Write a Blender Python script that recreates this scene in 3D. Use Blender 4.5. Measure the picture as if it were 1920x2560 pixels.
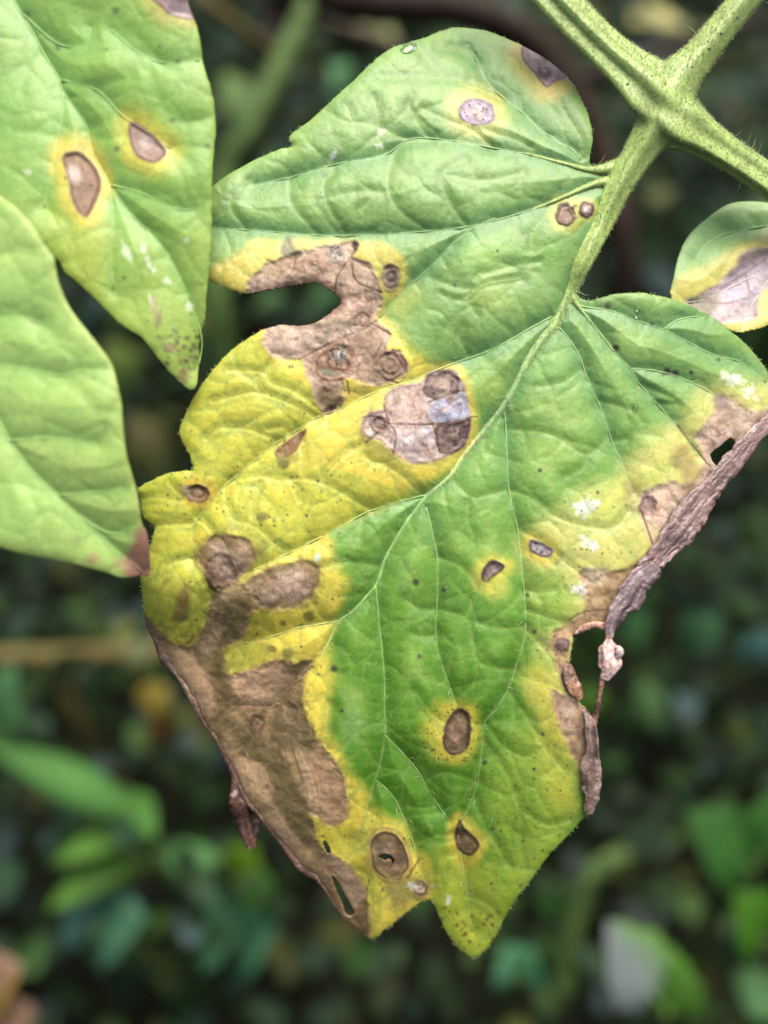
import bpy, math, random
import numpy as np
from mathutils import Vector, Matrix
random.seed(7); RNG = np.random.default_rng(7)
SC = bpy.context.scene
COL = SC.collection
for o in list(bpy.data.objects): bpy.data.objects.remove(o)

# ------------------------------------------------------------------ camera, sky, sun, exposure
PITCH = math.radians(52); TH = math.tan(math.radians(25))
CAM = np.array([0.0, -0.063, 0.42])
FD = 0.103                                   # metres to the leaf in focus
PXM = 2 * FD * TH / 1920                     # metres per photo pixel at that distance
FWD = np.array([0, math.cos(PITCH), -math.sin(PITCH)])
UPV = np.array([0, math.sin(PITCH), math.cos(PITCH)])
RGT = np.array([1.0, 0, 0])
cd = bpy.data.cameras.new('camera'); cam = bpy.data.objects.new('camera', cd); COL.objects.link(cam)
cam.location = CAM; cam.rotation_euler = (math.pi / 2 - PITCH, 0, 0)
cd.sensor_fit = 'HORIZONTAL'; cd.sensor_width = 36; cd.lens = 18 / TH
cd.clip_start = 0.004; cd.clip_end = 400
cd.dof.use_dof = True; cd.dof.focus_distance = FD + 0.0012; cd.dof.aperture_fstop = 8.2
SC.camera = cam

SUN_EL, SUN_AZ = math.radians(72), math.radians(35)      # azimuth from +Y towards +X
w = bpy.data.worlds.new('World'); SC.world = w; w.use_nodes = True
nt = w.node_tree; bg = nt.nodes['Background']
sky = nt.nodes.new('ShaderNodeTexSky'); sky.sky_type = 'NISHITA'; sky.sun_disc = False
sky.sun_elevation = SUN_EL; sky.sun_rotation = SUN_AZ; sky.air_density = 1.0; sky.dust_density = 7.0; sky.ozone_density = 1.0
nt.links.new(sky.outputs[0], bg.inputs[0]); bg.inputs[1].default_value = 0.06
sd_ = bpy.data.lights.new('sun', 'SUN'); sun = bpy.data.objects.new('sun', sd_); COL.objects.link(sun)
sd_.energy = 1.5; sd_.angle = math.radians(50); sd_.color = (1.0, 0.96, 0.9)
sdir = Vector((math.sin(SUN_AZ) * math.cos(SUN_EL), math.cos(SUN_AZ) * math.cos(SUN_EL), math.sin(SUN_EL)))
sun.rotation_euler = sdir.to_track_quat('Z', 'Y').to_euler(); sun.location = (0, 0, 3)
SC.view_settings.view_transform = 'Standard'; SC.view_settings.look = 'None'
SC.view_settings.gamma = 1; SC.view_settings.use_curve_mapping = False
SC.view_settings.exposure = 2.42
SC.render.engine = 'CYCLES'
KA = 0.55                                    # photo colour -> base colour

# ------------------------------------------------------------------ helpers
def lin(c):
    c = np.asarray(c, float) / 255.0
    return np.where(c <= 0.04045, c / 12.92, ((c + 0.055) / 1.055) ** 2.4)
def alb(c):                                  # photo colour -> base colour (a little greyer: light bouncing between leaves saturates it again)
    a = np.clip(lin(np.clip(c, 4, 250)) * KA, 0, .85); l = a @ np.array((.25, .6, .15)); return a * .95 + .05 * l[..., None]
def at(px, py, d):
    px, py, d = np.asarray(px, float), np.asarray(py, float), np.asarray(d, float)
    x = (px - 960) / 960 * TH; y = -(py - 1280) / 960 * TH
    return CAM + (FWD + x[..., None] * RGT + y[..., None] * UPV) * d[..., None]
def onto(px, py, z):                         # pixel -> point at world height z
    x = (px - 960) / 960 * TH; y = -(py - 1280) / 960 * TH
    v = FWD + x * RGT + y * UPV
    return CAM + v * ((z - CAM[2]) / v[2])
def tag(o, label=None, cat=None, group=None, kind=None):
    if label: o['label'] = label
    if cat: o['category'] = cat
    if group: o['group'] = group
    if kind: o['kind'] = kind
    return o
def link(name, me, mat=None, parent=None, smooth=True):
    o = bpy.data.objects.new(name, me); COL.objects.link(o)
    if mat is not None and not me.materials: me.materials.append(mat)
    if parent is not None:
        o.parent = parent; o.matrix_parent_inverse = parent.matrix_basis.inverted()
    if smooth: me.shade_smooth()
    return o
def empty(name, loc, label, cat, group=None):
    o = bpy.data.objects.new(name, None); COL.objects.link(o); o.location = loc
    o.empty_display_size = 0.01
    return tag(o, label, cat, group)
def mesh(name, V, F, col=None, extra=None):
    me = bpy.data.meshes.new(name)
    V = np.asarray(V, np.float32); F = np.asarray(F, np.int32)
    me.vertices.add(len(V)); me.vertices.foreach_set('co', V.ravel())
    n = F.shape[1]
    me.loops.add(F.size); me.loops.foreach_set('vertex_index', F.ravel())
    me.polygons.add(len(F)); me.polygons.foreach_set('loop_start', np.arange(0, F.size, n, dtype=np.int32))
    me.polygons.foreach_set('loop_total', np.full(len(F), n, np.int32))
    if col is not None:
        a = me.attributes.new('col', 'FLOAT_COLOR', 'POINT')
        c4 = np.ones((len(V), 4), np.float32); c4[:, :3] = col; a.data.foreach_set('color', c4.ravel())
    for k, v in (extra or {}).items():
        a = me.attributes.new(k, 'FLOAT', 'POINT'); a.data.foreach_set('value', np.asarray(v, np.float32))
    me.update(calc_edges=True); me.validate()
    return me
def spline(P, n=8, closed=False):            # Catmull-Rom through points of any dimension
    P = np.asarray(P, float); N = len(P); out = []
    if N < 3 and not closed: return np.array([P[0] + (P[-1] - P[0]) * t for t in np.linspace(0, 1, n + 1)])
    idx = range(N) if closed else range(N - 1)
    for i in idx:
        if closed: p0, p1, p2, p3 = P[(i - 1) % N], P[i], P[(i + 1) % N], P[(i + 2) % N]
        else:
            p1, p2 = P[i], P[i + 1]; p0 = P[i - 1] if i else 2 * p1 - p2; p3 = P[i + 2] if i + 2 < N else 2 * p2 - p1
        for t in np.arange(n) / n:
            out.append(0.5 * (2 * p1 + (p2 - p0) * t + (2 * p0 - 5 * p1 + 4 * p2 - p3) * t * t + (3 * p1 - p0 - 3 * p2 + p3) * t ** 3))
    if not closed: out.append(P[-1])
    return np.array(out)
def tube(P, R, seg=8, prof=None, flat=1.0, ref=(0, 0, 1)):   # swept tube; returns V, quads (capped by collapsing)
    P = np.asarray(P, float); N = len(P); R = np.broadcast_to(np.asarray(R, float), (N,))
    T = np.gradient(P, axis=0); T /= np.linalg.norm(T, axis=1)[:, None] + 1e-12
    B = np.asarray(ref, float) - T * (T @ np.asarray(ref, float))[:, None]; B /= np.linalg.norm(B, axis=1)[:, None] + 1e-9
    A = np.cross(T, B)
    th = np.arange(seg) / seg * 2 * math.pi
    k = np.ones(seg) if prof is None else prof(th)
    V = P[:, None] + R[:, None, None] * (k * np.cos(th))[None, :, None] * B[:, None] * flat + R[:, None, None] * (k * np.sin(th))[None, :, None] * A[:, None]
    V = V.reshape(-1, 3); F = []
    for i in range(N - 1):
        for j in range(seg):
            a, b = i * seg + j, i * seg + (j + 1) % seg
            F.append((a, b, b + seg, a + seg))
    n0 = len(V); V = np.vstack([V, P[:1], P[-1:]])
    for j in range(seg):
        F.append((n0, (j + 1) % seg, j, n0)); a = (N - 1) * seg
        F.append((n0 + 1, a + j, a + (j + 1) % seg, n0 + 1))
    return V, F
def tmesh(name, V, F, col=None):             # quads + degenerate cap quads -> mixed mesh
    me = bpy.data.meshes.new(name)
    me.from_pydata([tuple(v) for v in V], [], [tuple(dict.fromkeys(f)) for f in F])
    if col is not None:
        a = me.attributes.new('col', 'FLOAT_COLOR', 'POINT')
        c4 = np.ones((len(V), 4), np.float32); c4[:, :3] = col; a.data.foreach_set('color', c4.ravel())
    me.update(); return me

# ------------------------------------------------------------------ procedural noise on numpy grids
def vnoise(X, Y, s, seed=0):
    r = np.random.default_rng(seed + 1000); G = r.random((256, 256)).astype(np.float32)
    x, y = X / s + 50.3, Y / s + 31.7; xi, yi = np.floor(x).astype(int), np.floor(y).astype(int)
    fx, fy = x - xi, y - yi; fx = fx * fx * (3 - 2 * fx); fy = fy * fy * (3 - 2 * fy)
    a, b = G[yi & 255, xi & 255], G[yi & 255, (xi + 1) & 255]; c, d = G[(yi + 1) & 255, xi & 255], G[(yi + 1) & 255, (xi + 1) & 255]
    return ((a + (b - a) * fx) * (1 - fy) + (c + (d - c) * fx) * fy) * 2 - 1
def fbm(X, Y, s, seed=0, o=4):
    v = 0; a = 1
    for i in range(o): v = v + a * vnoise(X, Y, s / 2 ** i, seed + 17 * i); a *= 0.5
    return v / 1.6
def sst(a, b, x): t = np.clip((x - a) / (b - a), 0, 1); return t * t * (3 - 2 * t)

REG = {1: (0, 0, .5787), 2: (960, 0, .5787), 3: (300, 500, .5787), 4: (1100, 600, .4943), 5: (300, 1150, .4822), 6: (1000, 1250, .4822),
       7: (500, 1750, .6028), 8: (0, 600, .4068), 9: (0, 1300, .5695), 10: (1200, 1300, .5696), 11: (480, 0, .6148), 0: (0, 0, 1), 'F': (0, 0, 1.1573)}
def R(k, *p):                                # traced points of one enlarged view -> photo pixels
    x, y, s = REG[k]; a = np.asarray(p, float)
    if a.ndim == 1: a = a.reshape(-1, 2)
    return np.stack([x + a[:, 0] * s, y + a[:, 1] * s], 1)
def RR(k, v): return v * REG[k][2]
def disc(cx, cy, rx, ry=None, rot=0, n=18, wob=.07, seed=1):
    ry = ry or rx; r = np.random.default_rng(seed + int(cx * 7 + cy)); t = np.arange(n) / n * 2 * math.pi
    k = 1 + wob * r.normal(size=n); c, s = math.cos(rot), math.sin(rot)
    x, y = rx * k * np.cos(t), ry * k * np.sin(t)
    return np.stack([cx + c * x - s * y, cy + s * x + c * y], 1)

def blur(F, k):                              # separable box blur, k cells each way
    for ax in (0, 1):
        P = np.pad(F, [(k + 1, k) if i == ax else (0, 0) for i in (0, 1)], 'edge'); c = np.cumsum(P, ax, dtype=np.float64); n = F.shape[ax]
        F = (np.take(c, range(2 * k + 1, 2 * k + 1 + n), ax) - np.take(c, range(n), ax)) / (2 * k + 1)
    return F.astype(np.float32)
def vnet(X, Y, sp, seed, ax=1.0, rot=0.0, warp=.16):   # distance to the nearest edge of an irregular cell network (veinlets)
    wx, wy = vnoise(X, Y, sp * .6, seed) * sp * warp, vnoise(X, Y, sp * .6, seed + 3) * sp * warp
    c, s_ = math.cos(rot), math.sin(rot); U = ((X + wx) * c + (Y + wy) * s_) / sp / ax; V = (-(X + wx) * s_ + (Y + wy) * c) / sp
    r_ = np.random.default_rng(seed); J = r_.random((128, 128, 2)).astype(np.float32); ui, vi = np.floor(U).astype(int), np.floor(V).astype(int)
    f1 = np.full(X.shape, 9, np.float32); f2 = f1.copy()
    for i in (-1, 0, 1):
        for j in (-1, 0, 1):
            q = J[(vi + j) & 127, (ui + i) & 127]; d = np.hypot((ui + i + .15 + .7 * q[..., 0] - U) * ax, vi + j + .15 + .7 * q[..., 1] - V).astype(np.float32)
            f2 = np.where(d < f1, f1, np.minimum(f2, d)); f1 = np.minimum(f1, d)
    return (f2 - f1) * sp * .5
class Sheet:
    """a leaf: colour, relief and outline on a grid of photo pixels, later given depth and thickness"""
    def __init__(s, x0, y0, x1, y1, step):
        s.step = step; s.xs = np.arange(x0, x1 + step, step); s.ys = np.arange(y0, y1 + step, step)
        s.X, s.Y = np.meshgrid(s.xs, s.ys); s.x0, s.y0 = x0, y0
        s.col = np.zeros(s.X.shape + (3,), np.float32); s.h = np.zeros(s.X.shape, np.float32); s.dead = np.zeros(s.X.shape, np.float32)
        s.n1 = fbm(s.X, s.Y, 26, 3).astype(np.float32); s.n2 = fbm(s.X, s.Y, 110, 9).astype(np.float32); s.n3 = fbm(s.X, s.Y, 9, 21, 2).astype(np.float32)
    def win(s, P, m):
        a = np.clip(((P.min(0) - m - (s.x0, s.y0)) / s.step).astype(int), 0, None); b = ((P.max(0) + m - (s.x0, s.y0)) / s.step).astype(int) + 2
        return slice(a[1], max(a[1], min(b[1], len(s.ys)))), slice(a[0], max(a[0], min(b[0], len(s.xs))))
    def inside(s, P):
        M = np.zeros(s.X.shape, bool)
        for (ax, ay), (bx, by) in zip(P, np.roll(P, -1, 0)):
            if ay == by: continue
            lo, hi = min(ay, by), max(ay, by)
            i0, i1 = max(0, math.ceil((lo - s.y0) / s.step)), min(len(s.ys), math.ceil((hi - s.y0) / s.step))
            if i1 <= i0: continue
            xi = ax + (s.ys[i0:i1] - ay) * (bx - ax) / (by - ay)
            M[i0:i1] ^= s.xs[None, :] > xi[:, None]
        return M
    def dist(s, P, reach, closed=False):
        D = np.full(s.X.shape, float(reach), np.float32); Q = np.roll(P, -1, 0)
        for a, b in zip(P if closed else P[:-1], Q if closed else Q[:-1]):
            w = s.win(np.array([a, b]), reach)
            if w[0].stop <= w[0].start or w[1].stop <= w[1].start: continue
            dx, dy = s.X[w] - a[0], s.Y[w] - a[1]; e = b - a; t = np.clip((dx * e[0] + dy * e[1]) / (e @ e + 1e-9), 0, 1)
            D[w] = np.minimum(D[w], np.hypot(dx - t * e[0], dy - t * e[1]))
        return D
    def sdf(s, P, reach): d = s.dist(P, reach, True); return np.where(s.inside(P), -d, d)
    def mix(s, m, c):
        s.col += (np.asarray(c, np.float32) - s.col) * np.clip(m, 0, 1)[..., None]
    def blob(s, P, c, soft=6, nz=5, op=1, dead=None, h=0, smooth=True, hs=None, fine=0):
        if smooth: P = spline(P, 4, True)
        reach = max(soft * 2 + nz * 2 + 8, 20, (hs or 0) + 4); W = s.win(P, reach + 4)
        if W[0].stop <= W[0].start or W[1].stop <= W[1].start: return None, None
        sub = s.sub(W); d = sub.sdf(P, reach) + s.n1[W] * nz + s.n3[W] * fine
        m = op * (1 - sst(-soft, soft, d))
        s.col[W] += (np.asarray(c, np.float32) - s.col[W]) * m[..., None]
        if dead is not None: s.dead[W] = np.maximum(s.dead[W], m * dead) if dead > 0 else s.dead[W] * (1 - m)
        if h: s.h[W] += h * (1 - sst(-(hs or soft), 2, d))
        return W, d
    def sub(s, W):
        t = Sheet.__new__(Sheet); t.step = s.step; t.xs = s.xs[W[1]]; t.ys = s.ys[W[0]]; t.X = s.X[W]; t.Y = s.Y[W]; t.x0, t.y0 = t.xs[0], t.ys[0]; return t
    def lesion(s, P, fill, rim=None, rimw=3.5, halo=None, hw=40, nz=3, soft=3, rings=0, specks=0, h=-2.5, ctr=None, cc=None, cr=.5, hop=1):
        c0 = P.mean(0) if ctr is None else np.asarray(ctr, float)
        if halo is not None:
            W = s.win(P, hw * 1.7 + 10); sub = s.sub(W); d = sub.sdf(spline(P, 3, True), hw * 1.7 + 10) + s.n1[W] * hw * .22 + s.n2[W] * hw * .25
            m = hop * (1 - sst(hw * .25, hw * 1.35, d)); s.col[W] += (np.asarray(halo, np.float32) - s.col[W]) * m[..., None]
        W, d = s.blob(P, fill, soft, nz, 1, 1, h * .6, hs=14)
        if W is None: return
        ins = 1 - sst(-soft, soft, d)
        rr = np.hypot(s.X[W] - c0[0], s.Y[W] - c0[1]) + s.n1[W] * 4
        size = np.sqrt(abs(np.ptp(P[:, 0]) * np.ptp(P[:, 1]))) / 2
        if cc is not None:
            m = ins * (1 - sst(cr * size * .7, cr * size * 1.15, rr)); s.col[W] += (np.asarray(cc, np.float32) - s.col[W]) * m[..., None]
        if rings:
            q = np.sin(rr / size * math.pi * 2 * rings) * ins; s.col[W] *= (1 + .07 * q)[..., None]; s.h[W] += 1.0 * q
        mott = (s.n3[W] * .10 + s.n1[W] * .07) * ins; s.col[W] *= (1 + mott)[..., None]
        if rim is not None:
            m = np.exp(-((d + rimw) / rimw) ** 2) * (.75 + .35 * s.n1[W]); s.col[W] += (np.asarray(rim, np.float32) - s.col[W]) * np.clip(m, 0, 1)[..., None]; s.h[W] += 2 * m
        if specks:
            r = np.random.default_rng(int(c0[0])); 
            for _ in range(specks):
                a = r.random() * 6.28; q = size * .75 * math.sqrt(r.random()); s.dot(c0[0] + q * math.cos(a), c0[1] + q * math.sin(a), r.uniform(2, 3.4), (70, 58, 52))
    def dot(s, x, y, r, c, op=.9):
        W = s.win(np.array([[x, y]]), r * 2 + 4)
        if W[0].stop <= W[0].start or W[1].stop <= W[1].start: return
        d = np.hypot(s.X[W] - x, s.Y[W] - y); m = op * (1 - sst(r * .6, r * 1.5, d)); s.col[W] += (np.asarray(c, np.float32) - s.col[W]) * m[..., None]
    def line(s, P, c, wd=2.5, op=.8, h=0):
        P = spline(P, 5); W = s.win(P, wd * 3 + 6); sub = s.sub(W); d = sub.dist(P, wd * 3 + 5) + s.n3[W] * .8
        m = op * (1 - sst(wd * .4, wd * 1.6, d)); s.col[W] += (np.asarray(c, np.float32) - s.col[W]) * m[..., None]
        if h: s.h[W] += h * m
    def samp(s, F, x, y):
        i = np.clip(np.rint((np.asarray(y) - s.y0) / s.step).astype(int), 0, len(s.ys) - 1); j = np.clip(np.rint((np.asarray(x) - s.x0) / s.step).astype(int), 0, len(s.xs) - 1)
        return F[i, j]
    def depth(s, x, y, up=0): return s.D0 - (s.samp(s.h, x, y) + up) * PXM
    def build(s, name, outlines, D0, mat, parent, thick=4.5):
        if hasattr(s, 'k1'): s.mix(.22 * (1 - sst(1, 6, s.k1)) * (1 - s.dead), (130, 172, 84)); s.mix(.12 * (1 - sst(1, 4, s.k2)) * (1 - s.dead), (128, 170, 80))
        s.D0 = D0; node = np.zeros(s.X.shape, bool)
        c = Sheet.__new__(Sheet); c.step = s.step; c.xs = s.xs[:-1] + s.step / 2; c.ys = s.ys[:-1] + s.step / 2; c.X, c.Y = np.meshgrid(c.xs, c.ys); c.x0, c.y0 = c.xs[0], c.ys[0]
        K = np.zeros(c.X.shape, bool)
        for P in outlines: K ^= c.inside(P)
        kp = np.pad(K, 1); cnt = kp[:-1, :-1].astype(int) + kp[1:, :-1] + kp[:-1, 1:] + kp[1:, 1:]
        used = cnt > 0; bnd = used & (cnt < 4)
        ids = np.full(s.X.shape, -1); ids[used] = np.arange(used.sum())
        X, Y = s.X.copy(), s.Y.copy(); bx, by = X[bnd], Y[bnd]
        best = np.full(len(bx), 1e9); qx, qy = bx.copy(), by.copy()
        for P in outlines:
            for a, b in zip(P, np.roll(P, -1, 0)):
                e = b - a; t = np.clip(((bx - a[0]) * e[0] + (by - a[1]) * e[1]) / (e @ e + 1e-9), 0, 1); ux, uy = a[0] + t * e[0], a[1] + t * e[1]
                d = np.hypot(bx - ux, by - uy); k = d < best; best[k] = d[k]; qx[k] = ux[k]; qy[k] = uy[k]
        k = best < s.step * 1.6; bx[k] = qx[k]; by[k] = qy[k]; X[bnd] = bx; Y[bnd] = by
        V = at(X[used], Y[used], D0 - s.h[used] * PXM)
        a, b, cc, d = ids[:-1, :-1][K], ids[1:, :-1][K], ids[1:, 1:][K], ids[:-1, 1:][K]
        F = np.stack([a, b, cc, d], 1)
        colr = alb(s.col[used])
        me = mesh(name, V, F, colr, {'dead': np.clip(s.dead[used], 0, 1)})
        o = link(name, me, mat, parent)
        sol = o.modifiers.new('thickness', 'SOLIDIFY'); sol.thickness = thick * PXM; sol.offset = -1; sol.use_rim = True
        return o

# ------------------------------------------------------------------ materials
def newmat(name):
    m = bpy.data.materials.new(name); m.use_nodes = True; nt = m.node_tree; return m, nt, nt.nodes['Principled BSDF'], nt.nodes['Material Output']
def nd(nt, t, **k):
    n = nt.nodes.new(t)
    for a, b in k.items(): setattr(n, a, b)
    return n
def leaf_material(name, rough=.44, trans=.27, cell=900, bump=.1, spec=.33):
    m, nt, p, out = newmat(name); L = nt.links.new
    at_ = nd(nt, 'ShaderNodeAttribute', attribute_name='col'); de = nd(nt, 'ShaderNodeAttribute', attribute_name='dead')
    tc = nd(nt, 'ShaderNodeTexCoord')
    vo = nd(nt, 'ShaderNodeTexVoronoi', feature='DISTANCE_TO_EDGE'); vo.inputs['Scale'].default_value = cell
    n0 = nd(nt, 'ShaderNodeTexNoise'); n0.inputs['Scale'].default_value = cell * .8; n0.inputs['Detail'].default_value = 2
    vm = nd(nt, 'ShaderNodeVectorMath', operation='MULTIPLY_ADD'); vm.inputs[1].default_value = (.0005,) * 3
    L(tc.outputs['Object'], n0.inputs['Vector']); L(n0.outputs['Color'], vm.inputs[0]); L(tc.outputs['Object'], vm.inputs[2]); L(vm.outputs[0], vo.inputs['Vector'])
    cr = nd(nt, 'ShaderNodeMapRange'); cr.inputs['From Max'].default_value = .10; L(vo.outputs['Distance'], cr.inputs['Value'])      # 0 on the veinlets
    n1 = nd(nt, 'ShaderNodeTexNoise'); n1.inputs['Scale'].default_value = cell * 3.2; n1.inputs['Detail'].default_value = 3; L(tc.outputs['Object'], n1.inputs['Vector'])
    # veinlet darkening stronger in dead tissue
    k = nd(nt, 'ShaderNodeMapRange'); k.inputs['To Min'].default_value = .035; k.inputs['To Max'].default_value = .16; L(de.outputs['Fac'], k.inputs['Value'])
    inv = nd(nt, 'ShaderNodeMath', operation='SUBTRACT'); inv.inputs[0].default_value = 1; L(cr.outputs[0], inv.inputs[1])
    mu = nd(nt, 'ShaderNodeMath', operation='MULTIPLY'); L(inv.outputs[0], mu.inputs[0]); L(k.outputs[0], mu.inputs[1])
    s1 = nd(nt, 'ShaderNodeMath', operation='SUBTRACT'); s1.inputs[0].default_value = 1; L(mu.outputs[0], s1.inputs[1])
    gr = nd(nt, 'ShaderNodeMapRange'); gr.inputs['From Min'].default_value = .3; gr.inputs['From Max'].default_value = .7; gr.inputs['To Min'].default_value = .9; gr.inputs['To Max'].default_value = 1.1; L(n1.outputs['Fac'], gr.inputs['Value'])
    m2 = nd(nt, 'ShaderNodeMath', operation='MULTIPLY'); L(s1.outputs[0], m2.inputs[0]); L(gr.outputs[0], m2.inputs[1])
    vs = nd(nt, 'ShaderNodeVectorMath', operation='SCALE'); L(at_.outputs['Color'], vs.inputs[0]); L(m2.outputs[0], vs.inputs['Scale'])
    L(vs.outputs[0], p.inputs['Base Color'])
    ro = nd(nt, 'ShaderNodeMapRange'); ro.inputs['To Min'].default_value = rough; ro.inputs['To Max'].default_value = .62; L(de.outputs['Fac'], ro.inputs['Value']); L(ro.outputs[0], p.inputs['Roughness'])
    p.inputs['Specular IOR Level'].default_value = spec
    bh = nd(nt, 'ShaderNodeMath', operation='MULTIPLY_ADD'); bh.inputs[1].default_value = .5; L(n1.outputs['Fac'], bh.inputs[0]); L(cr.outputs[0], bh.inputs[2])
    bu = nd(nt, 'ShaderNodeBump'); bu.inputs['Strength'].default_value = bump; bu.inputs['Distance'].default_value = .00012; L(bh.outputs[0], bu.inputs['Height']); L(bu.outputs[0], p.inputs['Normal'])
    tr = nd(nt, 'ShaderNodeBsdfTranslucent'); L(vs.outputs[0], tr.inputs['Color']); mx = nd(nt, 'ShaderNodeMixShader'); mx.inputs[0].default_value = trans
    L(p.outputs[0], mx.inputs[1]); L(tr.outputs[0], mx.inputs[2]); L(mx.outputs[0], out.inputs['Surface'])
    return m
def plain_material(name, c, rough=.6, var=.25, scale=200, spec=.4, bump=.3, attr=False, trans=0, dist=.0003):
    m, nt, p, out = newmat(name); L = nt.links.new; tc = nd(nt, 'ShaderNodeTexCoord')
    n = nd(nt, 'ShaderNodeTexNoise'); n.inputs['Scale'].default_value = scale; n.inputs['Detail'].default_value = 5; L(tc.outputs['Object'], n.inputs['Vector'])
    g = nd(nt, 'ShaderNodeMapRange'); g.inputs['From Min'].default_value = .3; g.inputs['From Max'].default_value = .7; g.inputs['To Min'].default_value = 1 - var; g.inputs['To Max'].default_value = 1 + var; L(n.outputs['Fac'], g.inputs['Value'])
    vs = nd(nt, 'ShaderNodeVectorMath', operation='SCALE'); L(g.outputs[0], vs.inputs['Scale'])
    if attr: a = nd(nt, 'ShaderNodeAttribute', attribute_name='col'); L(a.outputs['Color'], vs.inputs[0])
    else: vs.inputs[0].default_value = tuple(c)
    L(vs.outputs[0], p.inputs['Base Color']); p.inputs['Roughness'].default_value = rough; p.inputs['Specular IOR Level'].default_value = spec
    bu = nd(nt, 'ShaderNodeBump'); bu.inputs['Strength'].default_value = bump; bu.inputs['Distance'].default_value = dist; L(n.outputs['Fac'], bu.inputs['Height']); L(bu.outputs[0], p.inputs['Normal'])
    if trans:
        tr = nd(nt, 'ShaderNodeBsdfTranslucent'); L(vs.outputs[0], tr.inputs['Color']); mx = nd(nt, 'ShaderNodeMixShader'); mx.inputs[0].default_value = trans
        L(p.outputs[0], mx.inputs[1]); L(tr.outputs[0], mx.inputs[2]); L(mx.outputs[0], out.inputs['Surface'])
    return m
M_LEAF = leaf_material('tomato_leaf_tissue')
M_VEIN = plain_material('leaf_vein', (0, 0, 0), .5, .12, 900, attr=True, bump=.2)
M_STALK = plain_material('green_stalk', (0, 0, 0), .5, .14, 420, bump=.4, attr=True)
M_PLAINSTALK = plain_material('bare_green_stalk', lin((152, 178, 82)) * KA, .5, .14, 420, bump=.4)
M_HAIR = plain_material('pale_plant_hair', lin((212, 222, 160)) * .55, .4, .1, 300, bump=0, trans=.3)
M_DRY = plain_material('withered_tissue', (0, 0, 0), .42, .25, 2200, attr=True, bump=.6, dist=.0003)
M_BG = plain_material('foliage', (0, 0, 0), .6, .25, 60, attr=True, trans=.25, spec=.12)
M_BARK = plain_material('brown_vine_bark', lin((104, 78, 58)) * .11, .7, .35, 160, bump=.8, spec=.12)
M_GSTEM = plain_material('green_stem_skin', lin((105, 135, 70)) * .35, .5, .2, 120, spec=.12)
M_OLIVE = plain_material('dry_stem_skin', lin((150, 135, 80)) * .22, .6, .25, 120, spec=.12)
M_SOIL = plain_material('dark_soil', (.006, .007, .004), .98, .5, 40, bump=1, dist=.01, spec=0)
M_SPECK = plain_material('black_specks', (.012, .01, .008), .6, .2, 500)

# ------------------------------------------------------------------ ground
gv, gf = [], []
rad = [0, .15, .3, .5, .8, 1.2, 2, 4, 10, 30, 120]; NA = 48
gv.append((0, .25, 0))
for r in rad[1:]:
    for j in range(NA):
        a = j / NA * 2 * math.pi; gv.append((r * math.cos(a), .25 + r * math.sin(a), random.uniform(-.012, .008) if r < 3 else random.uniform(-.1, .1)))
for j in range(NA): gf.append((0, 1 + j, 1 + (j + 1) % NA, 0))
for i in range(len(rad) - 2):
    for j in range(NA):
        a, b = 1 + i * NA + j, 1 + i * NA + (j + 1) % NA; gf.append((a, a + NA, b + NA, b))
tag(link('ground', tmesh('ground', gv, gf), M_SOIL), kind='structure')

# ------------------------------------------------------------------ the diseased leaf: outline, veins
OUT = np.vstack([
    R(2, (940, 745), (915, 728), (890, 700), (903, 600), (890, 520), (850, 420), (800, 340), (740, 285), (650, 225), (560, 180), (480, 145), (400, 125), (320, 118), (240, 135), (170, 165)),
    R(11, (840, 185), (780, 215), (720, 265), (680, 305), (610, 370), (540, 435), (480, 490), (430, 525), (400, 550), (396, 575), (410, 592), (350, 610), (290, 635), (200, 680)),
    R(0, (535, 463), (490, 520), (470, 580), (488, 650)),
    R(3, (390, 345), (460, 380), (540, 405), (640, 385), (740, 370), (820, 355), (870, 365), (920, 395), (945, 420), (952, 445), (925, 475), (880, 510), (830, 535), (770, 545), (715, 540), (670, 545), (610, 565), (550, 600), (480, 650), (430, 700), (370, 775), (320, 850), (285, 920), (258, 985), (265, 1040), (300, 1100), (315, 1150), (308, 1168), (260, 1172), (200, 1185), (130, 1215)),
    R(5, (90, 155), (105, 200), (110, 260), (130, 310), (180, 345), (170, 390), (155, 450), (110, 520), (105, 610), (115, 700), (125, 810), (140, 860), (180, 920), (210, 1000), (250, 1045), (290, 1100), (350, 1180), (400, 1270), (440, 1350)),
    R(7, (60, 150), (110, 240), (150, 300), (190, 400), (250, 480), (310, 550), (370, 620), (420, 690), (490, 740), (530, 790), (560, 840), (592, 905), (640, 940), (690, 982), (720, 990), (760, 960), (810, 920), (860, 880), (905, 845), (955, 830), (975, 860), (1000, 920), (1040, 990), (1090, 1045), (1135, 1068), (1180, 1040), (1220, 990), (1250, 930), (1290, 860), (1330, 800), (1370, 750), (1420, 680), (1470, 620), (1530, 560), (1590, 490)),
    R(0, (1472, 2030), (1482, 1960), (1487, 1900), (1488, 1850)),
    R(6, (1000, 1140), (960, 1080), (930, 1050), (945, 1010), (920, 960), (895, 910), (880, 850), (885, 790), (895, 730), (900, 695), (950, 690), (980, 668), (1030, 656), (1065, 668)),
    R(6, (1110, 625), (1150, 545), (1200, 455), (1280, 350), (1360, 260), (1440, 160), (1500, 70), (1545, 0)),
    R(4, (1390, 1240), (1440, 1170), (1500, 1095), (1580, 990), (1650, 915)),
    R(0, (1945, 1030), (1952, 985), (1932, 950)),
    R(4, (1640, 640), (1610, 600), (1560, 540), (1500, 485), (1440, 440), (1370, 385), (1290, 345), (1200, 305), (1120, 285), (1040, 270), (960, 267), (880, 275), (820, 290), (765, 308), (725, 300), (705, 285)),
    R(0, (1436, 720), (1470, 640), (1505, 540), (1525, 460))])
OUTS = spline(OUT, 4, True)
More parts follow.
